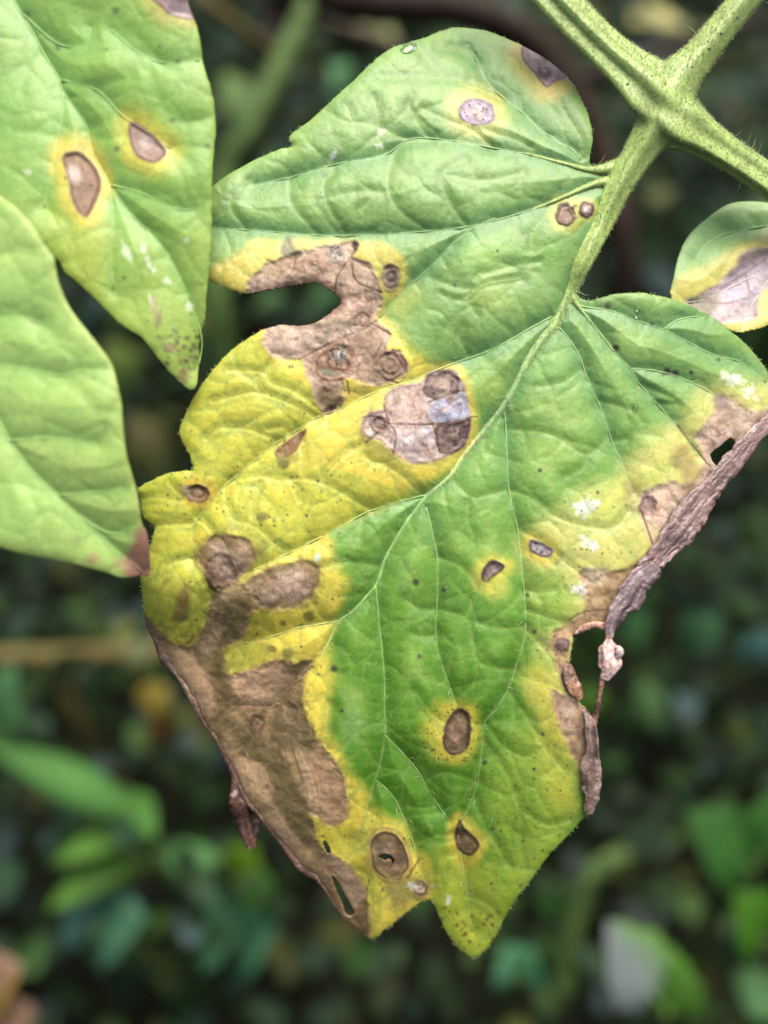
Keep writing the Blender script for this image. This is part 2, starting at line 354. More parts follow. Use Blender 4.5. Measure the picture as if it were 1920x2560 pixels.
_t = np.arange(len(OUTS)); OUTS = OUTS + RNG.normal(size=OUTS.shape) * .7
HOLES = [spline(R(4, (1365, 1085), (1415, 1045), (1470, 1000), (1495, 1030), (1480, 1060), (1430, 1095), (1400, 1145)), 2, True),
         spline(R(7, (545, 730), (570, 750), (600, 805), (642, 880), (620, 900), (600, 885), (585, 840), (562, 790)), 3, True),
         spline(R(7, (508, 590), (520, 585), (540, 615), (540, 640), (522, 635)), 2, True),
         spline(R(7, (738, 650), (765, 636), (800, 650), (808, 672), (800, 684), (788, 662), (770, 668), (755, 662)), 2, True)]
MID = np.vstack([R(0, (1545, 470), (1503, 560), (1452, 660)), R(4, (590, 410), (520, 500), (440, 620), (340, 810), (250, 930), (130, 1080)), R(0, (1120, 1195)),
                 R(5, (1590, 190), (1480, 330), (1380, 500), (1330, 640), (1220, 770), (1130, 845), (1070, 970), (1000, 1050), (900, 1160), (820, 1250), (720, 1390)), R(0, (610, 1890))])
MAJ = [R(4, (560, 400), (650, 500), (710, 600), (740, 690), (790, 800), (830, 900), (870, 1020), (910, 1110), (950, 1220), (980, 1275)),
       R(4, (670, 310), (700, 350), (770, 420), (860, 540), (960, 650), (1010, 730), (1100, 830), (1200, 950), (1260, 1020), (1300, 1090)),
       R(4, (960, 650), (1080, 660), (1200, 690), (1330, 750), (1400, 790)),
       R(4, (680, 320), (740, 340), (870, 360), (1000, 410), (1130, 455), (1250, 515), (1380, 580), (1500, 610), (1580, 660), (1650, 720)),
       R(4, (1130, 455), (1190, 410), (1270, 390), (1350, 395)),
       np.vstack([R(4, (325, 850), (335, 1000), (340, 1150), (350, 1280)), R(6, (605, 130), (625, 300), (640, 450), (650, 600), (640, 740), (600, 860), (560, 980), (500, 1080), (440, 1150), (430, 1250), (410, 1400)), R(7, (1150, 350), (1120, 430), (1085, 500))]),
       R(6, (135, 40), (160, 140), (190, 280), (195, 420), (190, 560), (185, 720), (220, 860), (260, 980), (300, 1085)),
       np.vstack([R(5, (1325, 650), (1335, 760), (1345, 880), (1360, 1000), (1370, 1150)), R(7, (765, 30), (768, 140), (745, 270), (725, 330), (700, 420), (665, 530), (640, 570))]),
       R(7, (768, 145), (830, 210), (900, 290), (950, 380), (1030, 500)),
       R(7, (730, 330), (800, 400), (840, 480), (880, 580), (910, 700), (945, 790)),
       np.vstack([R(2, (930, 745), (890, 730), (800, 710), (640, 670), (470, 640), (300, 610), (120, 600)), R(1, (1659, 670), (1450, 710), (1270, 762), (1100, 800))]),
       R(2, (850, 690), (800, 640), (700, 580), (600, 490), (510, 420), (440, 350), (400, 260), (360, 200)),
       np.vstack([R(2, (985, 785), (880, 800), (800, 840), (680, 890), (560, 930), (450, 960), (330, 985), (180, 1000), (0, 1012)), R(1, (1400, 1018), (1150, 1000), (1000, 990), (900, 985))]),
       R(3, (1620, 80), (1530, 120), (1450, 180), (1340, 290), (1230, 390), (1120, 510)),
       np.vstack([R(4, (560, 390), (450, 450), (330, 520), (200, 580), (80, 620)), R(3, (1380, 730), (1260, 780), (1100, 830), (960, 900), (850, 940), (740, 1010), (650, 1070), (540, 1160), (450, 1240), (400, 1300)), R(5, (390, 330), (380, 440), (375, 510))]),
       R(5, (1590, 180), (1450, 215), (1310, 260), (1250, 285), (1100, 370), (980, 430), (860, 490), (740, 550), (640, 590), (560, 630), (510, 690), (460, 780), (410, 900), (350, 980)),
       R(5, (1130, 835), (1040, 850), (920, 870), (830, 900), (740, 930), (640, 950)),
       R(7, (1070, 560), (1080, 650), (1100, 740), (1110, 850), (1130, 960))]
MIN = [R(2, (510, 420), (400, 370), (280, 340), (150, 335), (0, 335)), R(2, (860, 650), (850, 590), (790, 500), (760, 440)), R(2, (470, 640), (380, 560), (280, 520), (170, 470)), R(2, (440, 560), (560, 600), (640, 640)),
       R(2, (250, 325), (200, 280), (160, 220), (120, 205)), R(2, (230, 200), (330, 215), (400, 265)), R(11, (980, 565), (860, 560), (740, 510), (620, 490), (545, 450)), R(11, (760, 520), (755, 450), (740, 400)), R(11, (650, 490), (630, 430)), R(11, (960, 560), (900, 470), (880, 420)),
       R(2, (180, 990), (90, 930), (30, 850), (20, 740), (60, 640)), R(2, (340, 960), (290, 880), (250, 790), (270, 730), (350, 690)), R(2, (250, 750), (400, 780), (500, 770), (600, 740)), R(2, (200, 610), (90, 620), (30, 660)),
       R(1, (1490, 1010), (1420, 890), (1400, 800), (1440, 740)), R(1, (1370, 1010), (1260, 880), (1250, 770)), R(1, (1400, 860), (1530, 830), (1659, 830)), R(1, (1060, 990), (1000, 900), (1000, 850)), R(1, (1640, 820), (1560, 900)),
       R(2, (300, 1050), (330, 980)), R(2, (200, 1200), (280, 1230), (400, 1250), (420, 1190), (560, 1150), (680, 1130)), R(2, (640, 1080), (650, 990), (720, 920)), R(2, (370, 1300), (440, 1240), (600, 1210)), R(4, (0, 270), (60, 300), (130, 310), (180, 370)), R(4, (130, 290), (220, 220), (400, 190)), R(4, (140, 580), (100, 500), (110, 440)),
       R(3, (850, 940), (760, 890), (640, 840), (560, 830), (400, 870)), R(3, (860, 900), (760, 830), (660, 790), (630, 750), (560, 735), (470, 735)), R(3, (630, 750), (680, 690), (770, 690)), R(3, (690, 1045), (560, 990), (430, 985), (370, 1030)), R(3, (600, 830), (590, 760)),
       R(3, (770, 1000), (790, 1100), (800, 1200)), R(3, (1050, 1050), (960, 1110), (900, 1170), (880, 1210)), R(3, (1300, 1270), (1190, 1170), (1060, 1110)), R(3, (740, 1010), (700, 980), (640, 990)),
       R(5, (1310, 260), (1200, 200), (1080, 130), (960, 95), (830, 105), (740, 80), (680, 90)), R(5, (680, 90), (580, 110), (545, 170), (560, 250), (600, 310), (700, 340), (800, 430), (860, 465)), R(5, (950, 95), (945, 0)), R(5, (690, 340), (690, 220), (720, 120)), R(5, (930, 210), (900, 130)), R(5, (1560, 170), (1450, 70), (1300, 0)),
       R(5, (1340, 550), (1200, 530), (1060, 550), (1020, 555), (970, 520), (985, 430)), R(5, (1020, 560), (1025, 640), (990, 710), (1060, 830)), R(5, (1240, 400), (1260, 300)), R(5, (490, 390), (440, 330), (400, 300)), R(5, (260, 120), (330, 210), (200, 190), (110, 200)), R(5, (370, 510), (250, 540), (215, 610)), R(5, (370, 500), (420, 610), (470, 700)), R(5, (370, 330), (280, 330), (200, 340)),
       R(5, (490, 1430), (520, 1330), (600, 1270), (800, 1275)), R(5, (370, 960), (430, 1090), (500, 1120)), R(5, (620, 950), (620, 1000), (590, 1100)),
       R(6, (640, 660), (500, 665), (400, 640)), R(6, (595, 880), (480, 870), (400, 830), (370, 700), (345, 610), (200, 570)), R(6, (345, 600), (380, 520), (405, 460), (340, 370), (290, 330), (200, 300)), R(6, (400, 840), (390, 940), (340, 990)), R(6, (190, 700), (120, 710), (60, 690)), R(6, (355, 0), (350, 90), (380, 180)), R(6, (80, 990), (150, 1090), (230, 1150), (270, 1160)), R(6, (0, 1300), (80, 1400), (110, 1452)),
       R(4, (340, 960), (500, 970), (600, 1000), (740, 1085), (850, 1000)), R(4, (740, 1085), (720, 1150), (640, 1200)), R(4, (350, 1265), (450, 1300), (560, 1380)), R(4, (350, 1260), (260, 1285), (160, 1300), (80, 1230)), R(4, (800, 815), (900, 840), (980, 870), (1020, 920)), R(4, (1010, 740), (1080, 760), (1170, 800)), R(4, (500, 740), (620, 720), (700, 660)), R(4, (1100, 830), (1200, 830)), R(4, (860, 1020), (940, 1010)),
       R(6, (610, 150), (740, 220), (880, 340), (1000, 430)), R(6, (690, 0), (800, 80), (940, 130), (1100, 140), (1180, 60)), R(6, (650, 570), (740, 600), (860, 640)), R(6, (660, 680), (720, 740), (780, 820), (810, 890)), R(6, (570, 1000), (640, 1100), (700, 1190), (740, 1270), (850, 1400)), R(6, (450, 1170), (540, 1280), (650, 1330), (740, 1280)), R(6, (440, 1260), (520, 1360), (570, 1452)), R(6, (640, 470), (720, 480), (800, 470)), R(6, (200, 570), (100, 560), (30, 520)),
       R(7, (1185, 200), (1260, 290), (1300, 370), (1330, 470), (1320, 580), (1340, 680)), R(7, (1335, 460), (1400, 500), (1450, 520), (1530, 500)), R(7, (1140, 410), (1170, 500), (1230, 600), (1280, 690)), R(7, (1110, 810), (1200, 850), (1225, 890)), R(7, (1060, 640), (1010, 660), (1000, 760)), R(7, (880, 600), (960, 570), (1040, 560)), R(7, (720, 450), (690, 560), (660, 600)), R(7, (700, 760), (720, 850), (700, 960)), R(7, (540, 20), (530, 130), (510, 185)), R(7, (1000, 430), (930, 450), (860, 440)), R(7, (1120, 330), (1020, 300), (950, 330))]
CRK = [R(3, (1050, 940), (1100, 935), (1160, 965), (1330, 970), (1430, 960), (1515, 940), (1540, 936)), R(3, (1330, 875), (1480, 822)), R(3, (1350, 965), (1370, 1030), (1380, 1090)), R(3, (1140, 890), (1150, 925), (1160, 965), (1120, 1000), (1060, 1050)), R(3, (1160, 965), (1190, 1010), (1180, 1100)),
       R(3, (1030, 190), (1000, 240), (940, 330), (930, 400)), R(3, (760, 240), (745, 310), (720, 340)), R(3, (1110, 520), (1060, 545), (1000, 540)), R(3, (850, 650), (960, 600), (1080, 545)), R(3, (1080, 530), (1170, 580)), R(3, (1130, 620), (1090, 710), (1140, 770), (1200, 790)), R(3, (770, 690), (830, 660), (900, 620)), R(3, (980, 780), (990, 840)), R(3, (1000, 250), (1020, 350), (1130, 400)),
       R(5, (640, 590), (600, 540), (560, 470), (530, 400)), R(5, (470, 640), (510, 685), (560, 640)), R(5, (600, 1270), (700, 1275), (800, 1270), (870, 1200), (960, 1100)), R(4, (1200, 940), (1260, 1020), (1310, 1080), (1370, 1150)), R(6, (1240, 30), (1290, 170), (1310, 230)), R(6, (880, 620), (960, 580), (1080, 570)),
       R(7, (420, 200), (470, 330), (500, 470)), R(7, (370, 160), (400, 260), (450, 420)), R(7, (860, 740), (910, 660)), R(7, (690, 980), (690, 820), (700, 750))]
MAJ = [spline(v, 5) for v in MAJ]; MIN = [spline(v, 5) for v in MIN]; MIDS = spline(MID, 6)

S = Sheet(300, 50, 1960, 2410, 2.5); X, Y = S.X, S.Y
# ---- relief, in photo pixels towards the viewer
dM = np.full(X.shape, 150, np.float32)
for v in MAJ + [MIDS]: dM = np.minimum(dM, S.dist(v, 150))
dm = np.full(X.shape, 70, np.float32)
for v in MIN: dm = np.minimum(dm, S.dist(v, 70))
dmid = S.dist(MIDS, 500)
edge = S.dist(OUTS, 60, True)
side = (X - np.interp(Y, MIDS[:, 1], MIDS[:, 0]))             # + right of the midrib
H = 25 * (1 - np.exp(-np.hypot(dM, 5) / 40)) + 7 * (1 - np.exp(-np.hypot(dm, 3) / 18)) + 22 * (1 - np.exp(-dmid / 170))
n1_ = vnet(X, Y, 92, 301, 1.35, .9); n2_ = vnet(X, Y, 34, 307)
H += 3.4 * (1 - np.exp(-np.hypot(n1_, 2.5) / 14)) + .7 * (1 - np.exp(-np.hypot(n2_, 1.5) / 6))
H += 6 * vnoise(X, Y, 150, 9) + vnoise(X, Y, 340, 5) * 18 + 1.2 * S.n1
H -= np.clip(Y - 1300, 0, None) ** 2 * 1.9e-4 + np.clip(640 - Y, 0, None) ** 2 * 4.0e-4 + np.clip(X - 1480, 0, None) ** 2 * 4.5e-4
H -= np.clip(700 - X, 0, None) ** 2 * 1.2e-4
FOLD = np.array([(860, 1440), (845, 1555), (760, 1680), (722, 1800), (740, 1950), (800, 2100), (870, 2220), (916, 2360)], float)
sf = np.interp(Y, FOLD[:, 1], FOLD[:, 0]) - X; sf = .5 * (sf + np.sqrt(sf * sf + 900)) * sst(1420, 1680, Y); H -= sf * .22 + sf ** 2 * 2.6e-4
H -= 10 * np.exp(-edge / 14)
S.h = H.astype(np.float32)

# ---- colour (photo colours, later turned into base colours)
S.col[:] = (132, 176, 90)
S.mix(sst(700, 1500, Y), (112, 164, 46)); S.mix(.8 * sst(1350, 1800, Y), (80, 136, 10))  # green deepens downwards; the darker lower centre also paints in its weaker light
inter = sst(20, 75, np.minimum(dM, dm * 1.5))
S.mix(.6 * inter * sst(-.35, .5, S.n2), (180, 212, 112))
S.mix(.55 * (1 - sst(3, 40, dM)) * sst(1700, 900, Y), (100, 158, 100)); S.mix(.4 * (1 - sst(3, 34, dM)) * sst(1300, 1600, Y), (78, 132, 30))
S.mix(.25 * sst(.2, .7, fbm(X, Y, 60, 77)), (110, 165, 105))
S.mix(.35 * (1 - sst(0, 35, edge)) * sst(1000, 400, Y), (150, 190, 84))
YEL = (244, 220, 70); LIM = (212, 214, 62)
def Yz(P, c, soft, nz, op): S.blob(P, c, soft, nz, op)
# left yellow half
Yz(np.vstack([R(3, (1000, 90 + 400), (1130, 500), (1250, 620), (1390, 720), (1480, 745), (1530, 900), (1535, 1010), (1440, 1160), (1360, 1215), (1200, 1285)), R(5, (1310, 262), (1250, 285), (1105, 375), (1130, 550), (1180, 640), (1120, 800), (1095, 900), (1080, 980), (1100, 1100), (1100, 1330)), R(7, (535, 130), (590, 215), (625, 300), (690, 380), (740, 455), (850, 515), (895, 620), (960, 660), (960, 860)), R(0, (900, 2400), (250, 1700), (250, 1100), (500, 800), (800, 780))]), YEL, 22, 12, 1)
lim = S.inside(np.vstack([R(3, (600, 540), (640, 700), (840, 820), (860, 930), (700, 1060), (780, 1140), (1000, 1180), (1270, 1280)), R(0, (930, 1275), (600, 1440), (470, 1600), (250, 1500), (250, 900))]))
S.mix(.75 * np.clip(sst(.0, .5, S.n2 * .6 + lim * .55), 0, 1) * lim, LIM)
S.mix(.55 * (1 - sst(0, 60, edge)) * lim * sst(760, 860, Y), (190, 200, 56))
# right pale yellow
Yz(np.vstack([R(4, (1700, 740), (1400, 735), (1290, 760), (1210, 900), (1120, 950), (940, 1120), (850, 1220), (660, 1330)), R(6, (650, 165), (625, 250), (670, 345), (820, 400), (870, 540), (790, 650), (680, 690), (730, 850), (640, 950), (690, 1030), (790, 1190), (860, 1310), (930, 1420)), R(0, (1560, 1950), (1700, 1500), (1960, 1200))]), (228, 216, 118), 46, 16, .88)
Yz(R(4, (700, 1300), (800, 1240), (1000, 1180), (1150, 1100), (1100, 1416), (900, 1450), (700, 1416)), (205, 212, 92), 30, 10, .7)
Yz(R(6, (660, 420), (850, 420), (900, 560), (800, 620), (660, 560)), (170, 198, 72), 24, 10, .7)
# yellow at the top left dead patch, bottom lobe and tips
Yz(np.vstack([R(1, (915, 1160), (1000, 1110), (1060, 1070), (1100, 1035), (1250, 1035), (1450, 1030), (1560, 1035)), R(3, (1050, 170), (1150, 185), (1230, 250), (1240, 330), (1200, 400), (1140, 450), (1130, 600), (600, 500), (400, 400), (380, 300))]), (228, 208, 92), 10, 8, .95)
Yz(R(7, (960, 640), (1060, 600), (1130, 640), (1200, 720), (1290, 850), (1200, 1080), (1060, 1060), (980, 900)), (192, 200, 46), 30, 12, .85)
Yz(R(7, (1420, 330), (1530, 360), (1580, 450), (1480, 600), (1330, 790), (1270, 760), (1330, 600), (1420, 480)), (176, 196, 50), 24, 12, .7)
Yz(R(7, (930, 60), (1010, 0), (1060, 60), (1010, 240), (960, 230), (920, 150)), (205, 196, 48), 26, 10, .85)
Yz(R(7, (1230, 640), (1140, 560), (1110, 520), (1180, 560), (1230, 660), (1170, 700)), (206, 192, 52), 20, 8, .6)
Yz(R(7, (1060, 560), (1040, 640), (1090, 700), (1110, 800), (1080, 640)), (228, 188, 50), 14, 6, .8)
Yz(R(7, (1210, 230), (1330, 120), (1460, 90), (1580, 400), (1420, 700), (1280, 860), (1120, 760), (1200, 620), (1180, 430)), (166, 192, 52), 60, 16, .62)
Yz(R(7, (1380, 60), (1470, 40), (1560, 260), (1570, 430), (1470, 420), (1400, 240)), (214, 206, 66), 40, 14, .7)
Yz(R(6, (640, 880), (740, 840), (830, 960), (860, 1180), (900, 1330), (800, 1280), (700, 1100)), (218, 208, 68), 30, 12, .7)
for k, P, c in [(2, (690, 1090), (140, 200, 80)), (2, (440, 1120), (150, 205, 100)), (4, (230, 110), (170, 208, 100)), (4, (250, 280), (188, 210, 100)), (4, (960, 540), (176, 212, 110)), (4, (640, 900), (176, 210, 104)), (4, (560, 650), (150, 205, 110)), (4, (230, 730), (178, 208, 90)), (2, (60, 1300), (205, 205, 80)), (4, (600, 1070), (160, 200, 80)), (2, (400, 800), (150, 196, 110))]:
    q = R(k, P)[0]; S.blob(disc(q[0], q[1], 48, 38, .3, wob=.15), c, 34, 8, .6)
BR = (84, 64, 50); TAN = (198, 168, 138); MAU = (142, 114, 106); OLV = (140, 120, 80); HALO = (226, 210, 88)
def sm(P): return spline(P, 3, True)
# -- top lobe
S.lesion(disc(*R(2, (400, 485))[0], 46, 35, .15, wob=.03), (202, 188, 204), (150, 122, 122), 3, (214, 214, 112), 40, nz=1.5, specks=10, cc=(222, 214, 226), cr=.4)  # pale spot; its brighter middle is a highlight painted into the colour
S.lesion(R(2, (600, 190), (650, 218), (745, 280), (790, 330), (740, 352), (700, 378), (655, 325), (600, 255)), (214, 184, 178), (150, 110, 92), 3, (226, 208, 96), 42, nz=2, cc=(140, 112, 114), cr=.32, ctr=R(2, (690, 315))[0])
S.blob(disc(*R(2, (695, 305))[0], 9, 6, .5), (226, 216, 222), 4, 2, .9)
S.lesion(disc(*R(2, (785, 928))[0], 28, 29, 0), (158, 128, 108), BR, 3.5, (202, 206, 96), 22, nz=1.5, rings=2.5, h=-3)
S.lesion(R(2, (815, 890), (860, 880), (850, 930), (815, 945)), (160, 124, 92), BR, 3, nz=1)
S.lesion(disc(*R(2, (876, 905))[0], 21, 22, 0), (168, 140, 126), BR, 3.5, (202, 206, 96), 12, nz=1, h=6, cc=(228, 214, 208), cr=.45)  # whitish middle is a painted highlight
# -- left dead patch with the torn bay
S.blob(R(3, (560, 345), (600, 300), (690, 250), (745, 235), (860, 195), (920, 188), (1010, 172), (1032, 195), (1015, 245), (1065, 265), (1115, 330), (1135, 400), (1120, 470), (1115, 520), (1170, 575), (1150, 650), (1210, 645), (1245, 700), (1238, 755), (1195, 795), (1130, 800), (1080, 805), (1000, 775), (965, 775), (975, 840), (950, 895), (890, 925), (848, 885), (832, 830), (800, 760), (775, 690), (690, 690), (630, 650), (612, 580), (700, 520), (860, 520), (930, 430), (860, 380), (700, 390), (560, 410)), (212, 182, 152), 5, 5, 1, 1, -4, hs=10, fine=3)
S.blob(R(3, (600, 330), (700, 260), (760, 250), (740, 310), (640, 345)), (176, 152, 104), 12, 6, .8)
S.blob(R(3, (760, 560), (900, 520), (1040, 540), (960, 600), (860, 660), (790, 640)), (160, 144, 120), 12, 8, .75)
S.blob(R(3, (640, 570), (730, 560), (800, 640), (740, 680), (650, 640)), (206, 180, 150), 10, 6, .8)
S.blob(R(3, (960, 380), (1040, 330), (1100, 380), (1090, 480), (1000, 500)), (220, 186, 164), 12, 8, .7)
S.blob(R(3, (1060, 820), (1100, 700), (1160, 640), (1080, 600), (980, 600)), (184, 150, 118), 10, 8, .6)
S.blob(R(3, (960, 850), (1000, 780), (1090, 810), (1060, 840)), (222, 200, 80), 8, 5, .8)
S.blob(R(3, (700, 340), (830, 320), (860, 350), (760, 370), (640, 385), (540, 390)), (186, 142, 122), 6, 4, .8)
S.blob(R(3, (720, 330), (760, 320), (830, 345), (760, 365), (710, 365)), (112, 96, 72), 6, 5, .8)
S.blob(R(3, (880, 360), (960, 400), (970, 470), (900, 500), (830, 530), (880, 490), (940, 440)), (150, 104, 84), 6, 5, .8)
S.lesion(disc(*R(3, (935, 232))[0], 26, 24), (188, 182, 172), (196, 170, 150), 4, nz=2, specks=16, h=-2)
S.lesion(disc(*R(3, (1170, 335))[0], 24, 34), (140, 120, 92), None, 3, HALO, 16, nz=4, soft=8, rings=2, cc=(116, 100, 88), cr=.6)
S.blob(R(3, (690, 215), (710, 165), (735, 165), (755, 210), (785, 220), (770, 250), (700, 235)), (112, 102, 72), 7, 5, .9)
S.blob(R(3, (1010, 175), (1030, 180), (1025, 215), (1000, 200)), (76, 56, 52), 4, 2, .9)
S.lesion(disc(*R(3, (1045, 512))[0], 22, 17, -.3), (196, 164, 138), (96, 66, 52), 3, nz=2, rings=1)
S.lesion(R(3, (850, 680), (900, 640), (960, 640), (1010, 740), (980, 770), (900, 780), (850, 750)), (188, 156, 124), (150, 96, 64), 3, nz=2)
S.blob(R(3, (860, 690), (890, 730), (960, 755), (900, 765), (850, 730)), (150, 150, 124), 5, 3, .9)
S.lesion(disc(*R(3, (952, 670))[0], 36, 40, .3), (178, 146, 118), (132, 84, 58), 4, nz=2, rings=1.5, specks=26, cc=(176, 172, 160), cr=.5)
S.lesion(disc(*R(3, (1168, 712))[0], 41, 41), (164, 132, 108), (128, 96, 74), 3, nz=2, rings=3, specks=6, cc=(150, 118, 96), cr=.5)
S.blob(disc(*R(3, (905, 862))[0], 32, 30), (128, 104, 66), 10, 5, .9, 1, -3)
S.blob(R(3, (850, 905), (890, 918), (950, 890), (955, 875), (890, 900)), (84, 66, 44), 4, 3, .8)
# -- blotch beside the midrib
P = R(3, (1350, 742), (1440, 736), (1482, 790), (1500, 850), (1508, 900), (1518, 950), (1495, 1050), (1430, 1102), (1330, 1138), (1240, 1132), (1180, 1095), (1120, 1042), (1060, 1022), (1042, 970), (1080, 915), (1140, 898), (1150, 840), (1200, 800), (1300, 785))
S.lesion(P, (216, 196, 186), (176, 140, 118), 4, (230, 212, 84), 20, nz=3, h=-4)
S.blob(R(3, (1180, 1000), (1330, 985), (1350, 1080), (1260, 1100)), (226, 216, 222), 14, 8, .9)
S.blob(R(3, (1180, 830), (1290, 800), (1340, 890), (1330, 960), (1170, 955)), (214, 184, 170), 14, 8, .8)
S.lesion(disc(*R(3, (1395, 805))[0], 50, 38, .1), (134, 110, 106), (98, 74, 68), 4, nz=2, rings=2, specks=24, cc=(158, 134, 128), cr=.5)
S.blob(R(3, (1345, 880), (1480, 826), (1500, 890), (1500, 938), (1350, 960)), (192, 194, 212), 4, 3, .95)
S.lesion(R(3, (1365, 975), (1430, 962), (1512, 942), (1515, 960), (1492, 1050), (1430, 1095), (1375, 1080)), (138, 112, 106), (92, 70, 64), 3, nz=2, rings=1.5, specks=26, cc=(160, 132, 124), cr=.4)
S.lesion(disc(*R(3, (1120, 968))[0], 20, 22), (178, 150, 140), (120, 84, 72), 3, nz=1, rings=1.5)
S.blob(R(3, (1060, 1050), (1100, 1040), (1180, 1090), (1240, 1130), (1150, 1110)), (196, 182, 90), 10, 5, .6)
# -- lesion along a side vein, left ear, yellow flank
S.lesion(R(3, (808, 985), (790, 1030), (745, 1095), (690, 1115), (672, 1088), (730, 1035)), (158, 118, 74), (116, 80, 46), 3, None, nz=2, soft=5)
S.blob(R(3, (680, 1100), (760, 1100), (720, 1140), (690, 1135)), (150, 140, 60), 8, 4, .7)
S.lesion(disc(*R(5, (400, 172))[0], 32, 25, .1), (150, 118, 76), (92, 66, 40), 3.5, (232, 200, 56), 20, nz=2, rings=1.5, cc=(178, 146, 108), cr=.45, h=-8)
S.blob(disc(*R(5, (345, 158))[0], 16, 14), (196, 176, 132), 6, 3, .8)
S.blob(R(5, (460, 400), (530, 383), (640, 398), (692, 440), (698, 545), (625, 600), (545, 685), (480, 660), (440, 590), (398, 530), (408, 460)), (152, 126, 84), 9, 5, .97, 1, -5, hs=12, fine=2)
S.blob(R(5, (590, 420), (690, 450), (690, 530), (620, 590)), (176, 146, 106), 12, 6, .7)
S.lesion(disc(*R(5, (520, 575))[0], 38, 50, .2), (124, 98, 64), (82, 58, 38), 4, nz=3, rings=1.2, soft=7, cc=(146, 116, 80), cr=.4, h=-6)
S.line(R(5, (455, 620), (480, 665), (512, 685), (555, 645), (600, 605)), (64, 44, 28), 5, .9)
S.blob(R(5, (650, 630), (740, 570), (880, 532), (980, 518), (1032, 570), (1020, 660), (985, 730), (820, 785), (700, 745)), (152, 128, 84), 10, 6, .97, 1, -4, hs=12, fine=2)
S.blob(disc(*R(5, (900, 655))[0], 48, 30, -.2), (190, 152, 120), 10, 6, .9)
S.blob(R(5, (680, 620), (760, 570), (900, 540), (880, 580), (760, 630)), (124, 110, 66), 10, 5, .7)
S.blob(R(5, (330, 645), (358, 690), (345, 830), (265, 825), (290, 750)), (152, 124, 70), 9, 5, .8, .5)
S.blob(R(5, (700, 440), (750, 420), (770, 500), (730, 540)), (140, 136, 56), 9, 5, .6)
# -- large brown lower left
P = np.vstack([R(5, (110, 800), (180, 850), (250, 930), (350, 965), (420, 900), (460, 780), (480, 700), (560, 640), (640, 640), (740, 745), (690, 800), (665, 870), (600, 945), (530, 990), (515, 1080), (590, 1115), (690, 1080), (790, 1038), (930, 1045), (1005, 1035), (960, 1110), (948, 1180), (960, 1290), (985, 1440)),
               R(7, (460, 115), (510, 188), (565, 255), (600, 330), (608, 410), (592, 505), (540, 522), (470, 490), (480, 560), (530, 640), (600, 680), (672, 740), (695, 820), (695, 990)), R(0, (800, 2420), (300, 1900), (300, 1600))])
LOWLEFT = P; S.blob(P, (168, 138, 96), 9, 7, 1, 1, -4, hs=14, fine=6)
LLP = [(R(5, (590, 1130), (760, 1060), (900, 1080), (860, 1200), (800, 1270), (640, 1260)), (190, 154, 120), 14, .85), (R(5, (640, 700), (560, 640), (520, 700), (640, 800), (640, 900), (590, 760)), (170, 148, 104), 14, .7),
                     (R(5, (560, 720), (660, 720), (650, 850), (560, 960), (540, 1100), (500, 1060), (540, 880)), (112, 98, 54), 16, .8), (R(5, (470, 1000), (560, 1080), (560, 1300), (520, 1452), (480, 1300)), (124, 106, 56), 18, .7),
                     (R(5, (280, 1000), (350, 990), (440, 1090), (500, 1280), (460, 1330), (380, 1200)), (184, 150, 112), 14, .7), (R(7, (120, 90), (200, 130), (330, 220), (440, 420), (470, 540), (440, 600), (330, 440), (220, 250)), (108, 96, 50), 20, .85),
                     (R(7, (300, 60), (440, 80), (480, 200), (420, 230), (360, 180)), (112, 98, 58), 16, .7), (R(7, (190, 270), (250, 260), (310, 340), (290, 410), (220, 380)), (190, 156, 118), 10, .9),
                     (R(7, (430, 240), (540, 250), (600, 340), (600, 480), (520, 500), (470, 400)), (172, 136, 102), 12, .85), (R(7, (300, 440), (420, 600), (480, 700), (380, 620), (280, 500)), (166, 136, 100), 12, .8), (R(7, (540, 640), (660, 730), (690, 820), (640, 860), (580, 740)), (156, 132, 104), 10, .8), (R(7, (640, 870), (690, 830), (690, 960), (650, 920)), (120, 96, 58), 8, .8),
                     (R(5, (850, 1060), (950, 1050), (930, 1110), (860, 1120)), (96, 84, 54), 8, .8), (R(7, (390, 200), (430, 190), (500, 420), (470, 480)), (186, 160, 120), 8, .6), (R(5, (820, 1220), (900, 1180), (950, 1260), (900, 1452), (780, 1452)), (120, 100, 62), 16, .7)]
for P, c, sf, op in LLP: S.blob(P, c, sf, 8, op, fine=2)
S.lesion(disc(*R(5, (715, 1360))[0], 20, 24), (150, 112, 84), (70, 46, 32), 5, nz=2, h=-6, cc=(184, 150, 122), cr=.4)
S.lesion(disc(*R(5, (885, 1310))[0], 22, 36, -.2), (140, 108, 80), (74, 54, 38), 4, nz=3, h=-4, cc=(80, 64, 48), cr=.5)
S.lesion(disc(*R(5, (515, 860))[0], 22, 38, .1), (146, 126, 88), (112, 92, 60), 4, nz=3, h=-3, cc=(120, 108, 76), cr=.5)
S.lesion(disc(*R(7, (278, 372))[0], 17, 17), (168, 120, 92), (90, 56, 38), 4, nz=2, h=-4, cc=(186, 146, 116), cr=.5)
S.blob(R(5, (660, 800), (740, 780), (810, 860), (790, 900), (680, 920)), (204, 188, 50), 5, 6, .9, fine=4)
S.blob(R(5, (530, 990), (600, 960), (740, 940), (770, 990), (740, 1060), (640, 1090), (600, 1100)), (192, 182, 46), 6, 7, .9, fine=4)
for q in [(848, 848, 18), (975, 812, 28), (870, 1000, 26), (790, 980, 20), (735, 300, 24), (800, 315, 10), (940, 860, 14), (1010, 740, 9), (850, 20, 26)]:
    S.blob(disc(*R(5, q[:2])[0], q[2] * .55, q[2] * .45), (112, 104, 44), 5, 5, .75, fine=2)
